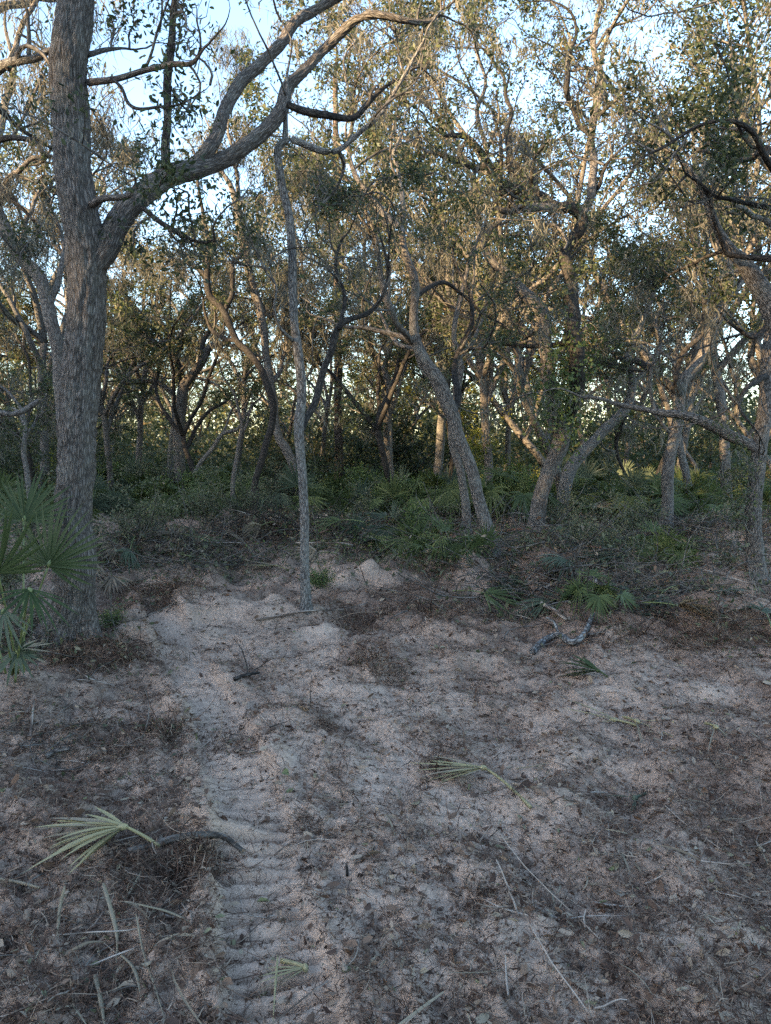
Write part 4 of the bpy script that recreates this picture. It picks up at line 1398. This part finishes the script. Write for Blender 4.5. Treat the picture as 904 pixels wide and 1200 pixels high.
for (px, py, k, sc) in [(150, 575, 2, 1.2), (190, 590, 1, .8), (120, 585, 0, 1), (340, 605, 1, .7), (470, 610, 0, .8), (490, 630, 2, .7), (600, 600, 0, 1), (615, 580, 4, .8), (575, 590, 0, .9), (130, 735, 2, .22), (372, 690, 2, .3), (795, 652, 2, .35),
                        (730, 640, 1, .5), (700, 660, 1, .4), (160, 640, 1, .5), (20, 720, 1, .55), (45, 660, 1, .6), (660, 640, 1, .5), (840, 610, 0, .7), (250, 620, 1, .6), (290, 615, 1, .5), (420, 620, 1, .55)]:
    g = onground(px, py)
    spots.append((g[0], g[1], k, sc))
for (x, y, k, sc) in spots:
    o = shr[k] if firsts[k] else dup2(shr[k])
    firsts[k] = False
    o.location = (x, y, gz(x, y) - .02)
    o.rotation_euler = (0, 0, prng.uniform(0, 6.28))
    o.scale = (sc, sc, sc)
    o['label'] = place_label(('tiny ' if sc < .36 else 'small ' if sc < .75 else '') + SW[k], x, y)
    o['group'] = 'shrubs below the oaks'


# the near palmetto in front of the big oak, leaflet by leaflet
def leaflet_mesh(seed, drop):
    q = np.linspace(0, 1, 8)
    Pn = np.stack([q, 0 * q, -drop * q ** 2.5], -1)[None]
    W_ = .0145 * np.array([.35, .6, .85, 1, .95, .8, .5, .05])[None] / .5
    a = Acc()
    ribbons(a, Pn, W_, np.array([[0, 1.0, 0]]), .4)
    return a


def basis(x, z):
    x = unit(x)
    y = unit(np.cross(z, x))
    z = np.cross(x, y)
    return x, y, z


def near_frond(root, origin, hub, fan_dir, fan_side, Rf, nleaf, spread, lm, droop, wid=1.0, dry=False, jit=.035):
    """frond > leaflets; all points in the thing's own space"""
    origin, hub = np.asarray(origin, float), np.asarray(hub, float)
    sk = Acc()
    q = np.linspace(0, 1, 9)[:, None]
    mid = (origin + hub) / 2 + np.array([0, 0, .06 * np.linalg.norm(hub - origin)])
    c = origin * (1 - q) ** 2 + 2 * mid * q * (1 - q) + hub * q ** 2
    tubes(sk, c[None], np.linspace(.008, .006, 9)[None], 6, True)
    # the hastula: a small wedge where the leaflets meet
    e = unit(np.asarray(fan_dir, float))
    sd = unit(np.asarray(fan_side, float) - e * np.dot(fan_side, e))
    nz = np.cross(e, sd)
    tubes(sk, (hub + e * Rf * .09 * np.linspace(-.3, 1, 5)[:, None])[None], np.array([[.006, .013, .015, .010, .003]]), 6, True)
    f = obj('frond', sk.mesh('frond', M_PETIOLE if not dry else lm), root)
    for k, ph in enumerate(np.linspace(-spread, spread, nleaf)):
        ph += random.gauss(0, jit)
        if jit > .05 and random.random() < .12:
            continue
        d = math.cos(ph) * e + math.sin(ph) * sd + nz * random.gauss(0.04, .06 if jit < .05 else .12)
        x, y, z = basis(d, nz if nz[2] > 0 else -nz)
        Ln = Rf * (1 - .25 * (abs(ph) / spread) ** 2) * random.uniform(.85 - 3 * max(0, jit - .04), 1.08)
        o = obj('leaflet', random.choice(lm + ([LM_STRAW[1], LM_STRAW[2]] if lm is LM_DRY else [])), f)
        w = Ln ** .5 * Rf ** .5 * wid
        m = Matrix(((x[0] * Ln, y[0] * w, z[0] * Ln, hub[0]), (x[1] * Ln, y[1] * w, z[1] * Ln, hub[1]), (x[2] * Ln, y[2] * w, z[2] * Ln, hub[2]), (0, 0, 0, 1)))
        o.matrix_local = m
    return f


def leaflet_set(m, drops):
    return [leaflet_mesh(k, dr).mesh('leaflet', m) for k, dr in enumerate(drops)]


M_PALM_NEAR = leaf_mat('dark palmetto leaf', [(0, (.020, .034, .012)), (.6, (.038, .056, .020)), (1, (.065, .085, .034))], trans=.2, rough=.6, spec=.2)
LM_G = leaflet_set(M_PALM_NEAR, (.01, .05, .11))
LM_GG = leaflet_set(M_PALM_G, (.04, .14, .3))
LM_DRY = leaflet_set(M_PALM_DRY, (.02, .06, .0))
LM_PALE = leaflet_set(M_PALM_DRY, (.05, .12, .18))
LM_STRAW = leaflet_set(M_STRAW, (.0, .05, -.05))

D0 = 4.6
foot = P(15, 800, D0)
foot[2] = gz(foot[0], foot[1])
pt = thing('saw_palmetto', 'large dark green saw palmetto fanning out before the big left oak', 'palmetto', tuple(foot))


def rel(px, py, d):
    return P(px, py, d) - foot


near_frond(pt, (0, 0, .02), rel(57, 663, D0 - .05), (.35, .1, .9), (.9, -.35, -.2), .44, 24, 1.75, LM_G, .1)
near_frond(pt, (0.03, 0.02, .02), rel(-2, 672, D0 - .25), (-.15, -.1, .95), (.95, -.2, .1), .45, 22, 1.7, LM_G, .1)
near_frond(pt, (.02, 0, .02), rel(35, 690, D0 - .35), (.5, -.55, -.55), (.6, .6, -.3), .34, 14, 1.2, LM_G, .1)
near_frond(pt, (-.05, .02, .02), rel(-40, 640, D0 + .2), (.2, .3, .9), (.9, -.2, .1), .45, 20, 1.6, LM_G, .1)
near_frond(pt, (.05, .05, .02), rel(28, 610, D0 + .55), (.1, .3, .9), (.95, .1, -.1), .40, 20, 1.5, LM_G, .1)
near_frond(pt, (.0, .0, .02), rel(5, 715, D0 - .3), (-.2, -.5, -.7), (.9, -.1, -.1), .32, 12, 1.3, LM_GG, .1)
# a broken small one below it
g = onground(18, 800)
p2 = thing('saw_palmetto', 'small young palmetto with drooping leaflets below the large palmetto', 'palmetto', tuple(g))
hub = P(20, 764, g[1]) - g
near_frond(p2, (0, 0, 0), hub, (.75, -.1, .25), (.3, -.5, .8), .20, 9, 1.0, LM_GG, .1, 1.5)
near_frond(p2, (0, 0, 0), hub + [.0, .01, .01], (.15, -.6, -.75), (.9, .1, -.1), .22, 9, 1.1, LM_GG, .1, 1.6)
near_frond(p2, (0, 0, 0), hub + [.0, .02, .02], (.6, .3, -.2), (.2, .7, .3), .22, 8, .7, LM_STRAW, .1, 1.0)


# ------------------------------------------------------------------ cut fronds lying on the sand
def lying_frond(label, hub_px, tip_px, R_, n, spread, lms, stalk_px=None, lift=.05, name='cut_palm_frond', wid=1.3, jit=.06):
    a, b = onground(*hub_px), onground(*tip_px)
    root = thing(name, label, 'palm frond', tuple(a))
    e = b - a
    e[2] = 0
    e = unit(e)
    s = np.array([-e[1], e[0], 0])
    o = (onground(*stalk_px) - a + [0, 0, .02]) if stalk_px else -e * .12
    f = near_frond(root, o, (0, 0, lift), e + [0, 0, -.4 * lift / R_], s, R_ or 1, n, spread, lms, 0, wid, dry=False, jit=jit)
    f.data.materials[0] = lms[0].materials[0]
    return root


lying_frond('large pale green fan of cut palm frond lying at the lower left', (148, 997), (60, 1014), .37, 32, .80, LM_PALE + LM_STRAW[1:2], lift=.09, wid=1.05, jit=.16)
lying_frond('drying palm frond with dark stalk lying on the sand at middle of the lane', (568, 918), (484, 920), .36, 24, .62, LM_DRY, (622, 952), .07, wid=.7, jit=.12)
lying_frond('small green cut palm leaf lying below the lichened branch', (702, 795), (650, 785), .32, 12, .5, LM_G, lift=.05, wid=1.6)
lying_frond('broken straw coloured palm strands in the right middle sand, left bunch', (722, 848), (660, 838), .38, 9, .6, LM_DRY, lift=.02, wid=.42, jit=.3)
lying_frond('broken palm strands crossing in the right middle sand, central bunch', (745, 850), (780, 872), .40, 11, 1.3, LM_DRY, lift=.02, wid=.42, jit=.4)
lying_frond('broken palm strands in the right middle sand, farthest right bunch', (838, 858), (862, 880), .32, 9, 1.0, LM_DRY, lift=.03, wid=.42, jit=.4)
lying_frond('limp green palm strands lying in the right foreground sand', (745, 940), (690, 950), .28, 10, 1.2, LM_GG, lift=.02, wid=.45, jit=.4)
lying_frond('cut strands of palm leaf lying at the bottom edge of the lane', (360, 1145), (290, 1160), .17, 11, .5, LM_DRY, (330, 1140), .02, wid=.7, jit=.15)
lying_frond('dried strands at the right edge of the foreground sand', (890, 1000), (904, 1030), .26, 7, .9, LM_STRAW, lift=.02, wid=.4, jit=.4)
lying_frond('bright green palm leaf lying on the slope behind the lichened branch', (660, 712), (720, 705), .55, 16, .8, LM_G, lift=.10, wid=1.4)
lying_frond('pale grey palm frond lying over the brush heap at right', (735, 670), (640, 655), .7, 16, .5, LM_GG, lift=.15, wid=1.3)
lying_frond('pale green palm frond lying by the sand bank left of the lane', (150, 690), (230, 676), .6, 14, .5, LM_GG, lift=.06, wid=1.2)
lying_frond('pale strands of palm beside the thin lone oak in the lane', (325, 668), (285, 672), .5, 8, .4, LM_DRY, lift=.05)
lying_frond('grey palm frond lying on the mound below the spreading left oak', (215, 640), (262, 655), .8, 16, .6, LM_GG, lift=.12, wid=1.2)
lying_frond('withered pale palm frond propped against the centre brush', (440, 655), (410, 640), .6, 14, .8, LM_GG, lift=.25, wid=1.3)
lying_frond('green palm leaf flattened on the ground near the right edge oak', (790, 655), (830, 660), .5, 14, .9, LM_G, lift=.15, wid=1.3)


# ------------------------------------------------------------------ sticks, strips and the lichened branch
def stick(name, label, cat, pts, w, m, lift=.015, sides=6, side_twigs=0):
    """a stick lying along the pixels pts of the photograph; w: thickness in mm at its ends"""
    g = [onground(*p[:2]) + [0, 0, (p[2] if len(p) > 2 else lift)] for p in pts]
    q = catmull(np.array(g), .02 if g[0][1] < 5 else .06)
    r = np.linspace(w[0], w[1], len(q)) * .0005
    q[:, 2] += .4 * r.mean()
    a = Acc()
    org = g[0]
    tubes(a, q[None], r[None], sides, True, .15)
    if side_twigs:
        s_, d_, r_, _ = spawn(q[None], r[None], side_twigs, .2, .9, 40, 70, .15)
        P_ = grow(s_, d_, rng.uniform(.1, .3, side_twigs), 5, .2, 0)
        tubes(a, P_, r_[:, None] * .5 * np.linspace(1, .3, 6), 4)
    o = obj(name, a.mesh(name, m, origin=org))
    o.location = tuple(org)
    return tag(o, label, cat)


def strip(name, label, cat, pts, w, m, lift=.015):
    """a flat strip of palm leaf or bark"""
    g = [onground(*p[:2]) + [0, 0, (p[2] if len(p) > 2 else lift)] for p in pts]
    q = catmull(np.array(g), .025)
    t = unit(np.gradient(q, axis=0))
    sd = unit(np.cross(t, [0.2, 0.1, 1.0]))
    n = len(q)
    Wn = w * .00033 * np.minimum(1, np.minimum(np.linspace(.5, 6, n), np.linspace(2.2, .05, n))) * (1 + .25 * noise2(np.arange(n) * .45, w))
    a = Acc()
    org = g[0]
    ribbons(a, q[None], Wn[None], sd[None], .35)
    o = obj(name, a.mesh(name, m, origin=org))
    o.location = tuple(org)
    sf = o.modifiers.new('thickness', 'SOLIDIFY')
    sf.thickness = .002
    return tag(o, label, cat)


b = onground(625, 770)
lb = thing('lichened_branch', 'crooked grey lichen covered branch lying on the sand at right', 'branch', tuple(b))
for pts, w in (([(624, 769, .03), (640, 757, .05), (655, 752, .05), (668, 757, .03), (680, 754, .04), (688, 742, .04), (695, 728, .06)], (60, 38)), ([(655, 752, .05), (648, 742, .09), (640, 738, .10)], (26, 12)), ([(680, 752, .05), (700, 748, .04), (712, 744, .04)], (26, 10))):
    g = [onground(*p[:2]) + [0, 0, p[2]] for p in pts]
    q = catmull(np.array(g), .04)
    a = Acc()
    tubes(a, q[None], np.linspace(w[0], w[1], len(q))[None] * .0005, 9, True, .25)
    obj('bough', a.mesh('bough', M_LOG, origin=b), lb)

stick('fallen_stick', 'pale broken stick sloping on the slope above the lichened branch', 'stick', [(628, 712, .06), (645, 722, .05), (664, 732, .03)], (45, 35), M_DEAD)
stick('fallen_stick', 'long pale stick lying level above the lichened branch', 'stick', [(625, 702, .08), (650, 700, .12), (678, 690, .2)], (30, 16), M_DEAD)
stick('fallen_stick', 'rust coloured stick lying in front of the twisted double oak', 'stick', [(590, 632, .12), (620, 636, .15), (645, 640, .1)], (60, 40), M_ORANGE)
stick('fallen_stick', 'rusty log end poking from the palmetto heap at centre', 'stick', [(513, 636, .2), (525, 642, .2), (535, 648, .15)], (110, 80), M_ORANGE, sides=10)
stick('fallen_stick', 'short dark stick lying in the lane below the thin lone oak', 'stick', [(275, 800), (288, 795), (304, 792)], (30, 18), M_BARK_D, side_twigs=3)
stick('fallen_stick', 'long thin curved twig crossing the left bank', 'stick', [(82, 782), (105, 798), (130, 806), (152, 816)], (12, 7), M_DEAD)
stick('fallen_stick', 'thin arched twig on the left bank above the pale fan', 'stick', [(30, 870), (60, 860), (90, 852), (124, 846)], (12, 5), M_DEAD)
stick('fallen_stick', 'short upright pale stake leaning on the left bank', 'stick', [(36, 866, .0), (38, 850, .03), (41, 832, .06)], (16, 10), M_DEAD)
stick('fallen_stick', 'stubby grey stick half buried in the left bank', 'stick', [(54, 893, .02), (68, 890, .03), (82, 884, .02)], (28, 22), M_BARK)
stick('fallen_stick', 'bent twig lying across the left track lower part', 'stick', [(322, 1008), (340, 1000), (354, 994), (368, 988)], (7, 5), M_DEAD)
stick('fallen_stick', 'short thin twig on the lane sand below the bent root', 'stick', [(316, 856), (326, 853), (337, 849)], (9, 5), M_BARK_D, side_twigs=2)
stick('fallen_stick', 'thin standing twig stuck upright in the lane sand', 'stick', [(364, 830, 0), (364.5, 830, .12), (366, 830, .20)], (5, 3), M_BARK_D, sides=4)
stick('fallen_stick', 'small dark standing stub in the foreground of the lane', 'stick', [(407, 1030, 0), (407, 1030, .03), (406, 1030, .05)], (12, 7), M_BARK_D)
stick('fallen_stick', 'straw coloured stalk at far left edge near the pale fan', 'stick', [(-10, 1040, .03), (20, 1044, .03), (47, 1048, .02)], (14, 8), M_STRAW)
stick('fallen_stick', 'long thin twig slanting through the right foreground sand', 'stick', [(780, 950), (800, 968), (822, 984), (845, 1000)], (5, 3), M_DEAD)
stick('fallen_stick', 'grey forked twig near the right edge of the foreground', 'stick', [(875, 1003, .03), (890, 1000, .03), (910, 990, .02)], (7, 4), M_DEAD, side_twigs=4)
stick('fallen_stick', 'straight pale stalk beside the drying frond in the lane', 'stick', [(605, 906, .02), (625, 903, .02), (644, 899, .02)], (9, 5), M_STRAW)
stick('fallen_stick', 'long curved root lying bent on the sand bank of the lane', 'stick', [(300, 735, .04), (330, 728, .04), (360, 726, .06), (400, 722, .05), (430, 712, .04)], (22, 10), M_DEAD)
stick('fallen_stick', 'thin bare twig standing out of the brush at far right', 'stick', [(815, 735, .03), (860, 722, .05), (904, 718, .05)], (18, 8), M_DEAD, side_twigs=5)
stick('fallen_stick', 'short sandy root log bridging the torn root clump at lower left', 'stick', [(150, 1006, .01), (175, 996, .0), (205, 990, .02), (235, 988, .02), (262, 990, .02), (286, 1000, .0)], (34, 20), M_TWIG, sides=10)
strip('palm_strip', 'straw palm strip pointing from the root hole to the lane', 'palm strip', [(162, 1078, .05), (205, 1088, .05), (255, 1102, .01)], 14, M_STRAW)
strip('palm_strip', 'broad brown palm strip standing below the pale fan', 'palm strip', [(122, 1058, .06), (132, 1085, .04), (138, 1110, .03), (136, 1140, .01)], 20, M_STRAW)
strip('palm_strip', 'narrow brown palm strip left of the broad one', 'palm strip', [(77, 1060, .06), (71, 1080, .04), (67, 1105, .01)], 15, M_STRAW)
strip('palm_strip', 'thin long palm strip running to the bottom edge', 'palm strip', [(160, 1090, .05), (168, 1125, .03), (180, 1160, .02), (195, 1205, .01)], 8, M_STRAW)
strip('palm_strip', 'split palm strip beside the thin long one', 'palm strip', [(140, 1128, .03), (158, 1148, .03), (166, 1180, .02)], 14, M_STRAW)
strip('palm_strip', 'short broad palm strip at the bottom left edge', 'palm strip', [(112, 1155, .03), (118, 1180, .02), (124, 1215, .01)], 18, M_STRAW)
strip('palm_strip', 'pale upright stalk at the bottom centre edge', 'palm strip', [(326, 1140, .05), (323, 1170, .03), (320, 1210, .01)], 8, M_PALM_DRY)
strip('palm_strip', 'brown dead strip lying across the left foreground', 'palm strip', [(85, 1122, .02), (105, 1116, .03), (128, 1112, .02)], 18, M_BROWNLEAF)


# ------------------------------------------------------------------ root clump and brush heaps
def heap(name, label, cat, px, py, rx, ry, h, ntw, nlf, lm, tw_m, tl=.5, tr=.004, leafsz=.06, fibres=0, dead=0, fronds=0):
    g = onground(px, py)
    root = thing(name, label, cat, tuple(g))

    def pick(n):
        p = rng.normal(size=(n, 2)) * .55
        z = np.exp(-(p ** 2).sum(1)) * h * .8
        for _ in range(4):
            bad = noise2((g[0] + p[:, 0] * rx) * 2.2 / (rx + .3), (g[1] + p[:, 1] * ry) * 2.2 / (ry + .3), 61) < rng.uniform(-.45, .15, n)
            p[bad] = rng.normal(size=(bad.sum(), 2)) * .75
        x, y = g[0] + p[:, 0] * rx, g[1] + p[:, 1] * ry
        return np.column_stack([x, y, ground(x, y)[0] + z * rng.uniform(.05, 1, n)])
    a = Acc()
    s0 = pick(ntw)
    d = np.column_stack([rng.normal(size=(ntw, 2)), rng.normal(0, .35, ntw)])
    Pn = grow(s0, d, tl * rng.uniform(.4, 1.3, ntw), 7, .16, -.03)
    tubes(a, Pn, tr * rng.uniform(.5, 1.8, ntw)[:, None] * np.linspace(1, .4, 8), 4)
    obj('twigs', a.mesh('twigs', tw_m, origin=g), root, 'stuff')
    if nlf:
        lf = Acc()
        leaves(lf, pick(nlf), leafsz, .45, .2, .3)
        obj('foliage', lf.mesh('foliage', lm, False, origin=g), root, 'stuff')
    if dead:
        lf = Acc()
        leaves(lf, pick(int(dead * .5)), leafsz, .4, .3, .4)
        obj('dead_leaves', lf.mesh('dead_leaves', M_LITTER, False, origin=g), root, 'stuff')
    if fibres:
        fb = Acc()
        s0 = pick(fibres)
        d = rvec(fibres)
        Pn = grow(s0, d, tl * .35 * rng.uniform(.3, 1.2, fibres), 5, .3, -.1)
        sd = rvec(fibres)
        ribbons(fb, Pn, np.full((fibres, 6), .0012 + .0004 * g[1] * .3) * np.array([1, 1, .9, .8, .6, .3]), sd)
        obj('root_fibres', fb.mesh('root_fibres', M_FIBRE, origin=g), root, 'stuff')
    if cat == 'brush' and g[1] > 6:
        k = 8
        s0 = pick(k)
        d = np.column_stack([rng.normal(size=(k, 2)), rng.normal(0, .10, k)])
        Pn = grow(s0, d, rng.uniform(.3, .95, k), 7, .07, -.03)
        for q in range(k):
            a = Acc()
            tubes(a, Pn[q:q + 1], rng.uniform(.006, .016) * np.linspace(1, .6, 8)[None], 6, True, .1)
            obj('stick', a.mesh('stick', random.choice([M_DEAD, M_DEAD, M_DEAD, M_BARK, M_BARK, M_ORANGE]), origin=g), root)
        for q in range(fronds or 7):
            p0 = pick(1)[0]
            lf, sk = Acc(), Acc()
            az = rng.uniform(0, 6.28)
            fm = random.choice([M_PALM_G, M_PALM_G, M_PALM, M_BROWNLEAF, M_STRAW])
            frond_arrays(lf, sk, p0, az, rng.uniform(-.15, .5), rng.uniform(.2, .5), rng.uniform(.35, .55), 16, rng.uniform(.6, 1.4), rng.uniform(.1, .35), .013, roll=rng.normal() * .6)
            f = obj('frond', lf.mesh('frond', fm, origin=g), root)
            obj('stalk', sk.mesh('stalk', M_PETIOLE, origin=g), f)
    return root


heap('root_clump', 'dark torn root clump hanging out of the bank at lower left', 'roots', 205, 1035, .16, .12, .10, 60, 0, None, M_FIBRE, .16, .0018, .03, 1800, 120)
heap('root_clump', 'brown root tangle beside the left track above the root hole', 'roots', 190, 870, .22, .25, .06, 50, 120, M_SHRUB_D, M_FIBRE, .22, .0018, .03, 1400, 160)
heap('root_clump', 'small tuft of brown roots on the lane sand left of the drying frond', 'roots', 352, 966, .07, .06, .05, 16, 0, None, M_FIBRE, .10, .0015, .03, 420, 20)
heap('root_clump', 'small round tuft of rusty roots on the foreground sand', 'roots', 570, 1058, .06, .05, .03, 14, 0, None, M_FIBRE, .09, .0015, .03, 420, 10)
heap('root_clump', 'root tuft behind the drying frond', 'roots', 520, 895, .12, .15, .05, 26, 10, M_SHRUB_D, M_FIBRE, .22, .0018, .03, 500, 30)
heap('root_clump', 'dark roots on the lane sand right of the track bend', 'roots', 385, 855, .08, .08, .04, 16, 0, None, M_FIBRE, .10, .0015, .03, 380, 20)
heap('root_clump', 'rusty root mat spread on the right slope', 'roots', 815, 742, .75, .35, .14, 60, 200, M_SHRUB_D, M_FIBRE, .5, .003, .05, 2600, 300)
heap('root_clump', 'dark root heap under the big left oak', 'roots', 110, 775, .40, .25, .12, 50, 120, M_SHRUB_D, M_FIBRE, .35, .003, .045, 2000, 240)
heap('root_clump', 'brown root heap on the bank right of the big left oak', 'roots', 180, 705, .45, .4, .22, 60, 120, M_SHRUB_D, M_FIBRE, .4, .003, .05, 2000, 240)
heap('root_clump', 'rooty mulch heap in the lane behind the lone oak', 'roots', 470, 715, .6, .5, .14, 60, 40, M_SHRUB_D, M_FIBRE, .4, .003, .05, 2600, 400)
heap('root_clump', 'root tuft on the lane side below the mulch heap', 'roots', 445, 775, .25, .25, .08, 40, 20, M_SHRUB_D, M_FIBRE, .25, .002, .04, 1000, 120)
heap('brush_heap', 'low grey brush heap on the left bank by the big oak', 'brush', 165, 655, .9, .7, .40, 240, 800, M_SHRUB_D, M_TWIG, .7, .004, .06, 800, 500)
heap('brush_heap', 'twiggy grey brush heap at the far end of the lane left', 'brush', 205, 645, 1.1, .7, .45, 280, 1000, M_SHRUB_D, M_TWIG, .8, .004, .065, 800, 500)
heap('brush_heap', 'dark brush and root heap behind the thin lone oak', 'brush', 320, 632, 1.3, .9, .55, 320, 1000, M_SHRUB_D, M_BARK_D, .8, .005, .065, 2400, 1200)
heap('brush_heap', 'brush heap with palm leaves left of the centre oak', 'brush', 470, 645, 1.1, .8, .5, 240, 1600, M_SHRUB, M_TWIG, .8, .005, .065, 1200, 600)
heap('brush_heap', 'dark root heap far behind the centre oak', 'brush', 525, 612, 1.2, .7, .5, 220, 200, M_SHRUB_D, M_BARK_D, .9, .006, .07, 1600, 900)
heap('brush_heap', 'broad leafy brush heap right of the twisted double oak', 'brush', 705, 650, 1.7, 1.2, .55, 420, 2600, M_SHRUB_D, M_TWIG, .9, .005, .07, 1600, 1200)
heap('brush_heap', 'brush heap with cut stems above the lichened branch', 'brush', 660, 700, .9, .6, .30, 220, 900, M_SHRUB_D, M_TWIG, .8, .005, .06, 1200, 600)
heap('brush_heap', 'low brush heap between the lichened branch and the right edge oak', 'brush', 790, 700, 1.2, .7, .25, 280, 1400, M_SHRUB_D, M_TWIG, .8, .004, .055, 1200, 700)
heap('brush_heap', 'dry brush heap left of the right edge oak', 'brush', 825, 640, 1.2, .8, .45, 300, 900, M_SHRUB_D, M_TWIG, .8, .005, .065, 1600, 900)
heap('brush_heap', 'brush heap behind the forked right oak', 'brush', 730, 615, 1.6, 1.0, .6, 300, 1600, M_SHRUB_D, M_TWIG, 1.0, .006, .075, 800, 800)
heap('brush_heap', 'leafy litter heap at the foot of the left palmetto', 'brush', 30, 745, .6, .5, .30, 160, 900, M_SHRUB_D, M_TWIG, .5, .003, .05, 600, 300)
heap('brush_heap', 'twiggy litter spread on the left bank below the big oak', 'brush', 70, 860, .5, .4, .05, 110, 120, M_SHRUB_D, M_TWIG, .3, .0022, .035, 1500, 260)
heap('brush_heap', 'twiggy litter in the lower left corner', 'brush', 90, 1150, .35, .25, .04, 70, 40, M_SHRUB_D, M_TWIG, .2, .0018, .03, 1000, 200)

#SHADE
# trees behind the photographer, towards the sun
n = 200
t = rng.uniform(-75, 75, n)
q = rng.uniform(46, 76, n)
sx, sy = SUN_DIR.x, SUN_DIR.y
xy = np.column_stack([sx * q - sy * t, sy * q + sx * t])
xy = xy[~((xy[:, 1] > 2) & (np.abs(xy[:, 0]) < xy[:, 1] * .75 + 3))]
wood_mass('wood_behind_the_clearing', xy, rng.uniform(14, 17.5, len(xy)), 900, .46, .8, .05)
m = 90000  # unseen mass of outsized leaves, added to stop sun leaking between the trees
t = rng.uniform(-75, 75, m)
q = rng.uniform(46, 62, m)
xy2 = np.column_stack([sx * q - sy * t, sy * q + sx * t])
xy2 = xy2[~((xy2[:, 1] > 2) & (np.abs(xy2[:, 0]) < xy2[:, 1] * .75 + 3))]
lf = Acc()
leaves(lf, np.column_stack([xy2, 17.0 * rng.uniform(0, 1, len(xy2)) ** .8]), 1.15, .6, .1)
obj('sun_blocking_leaf_mass', lf.mesh('sun_blocking_leaf_mass', M_LEAF_D, False), kind='stuff')

# the wood goes on beside the clearing, left of the view
n = 90
yy_ = rng.uniform(1, 62, n)
xx_ = -(yy_ * .72 + 6.0) - rng.uniform(0, 1, n) ** 1.5 * 22
wood_mass('wood_beside_the_clearing', np.column_stack([xx_, yy_]), np.where(yy_ < 25, rng.uniform(5.5, 7.5, n), rng.uniform(7.5, 10, n)), 900, .20, .40, .05)
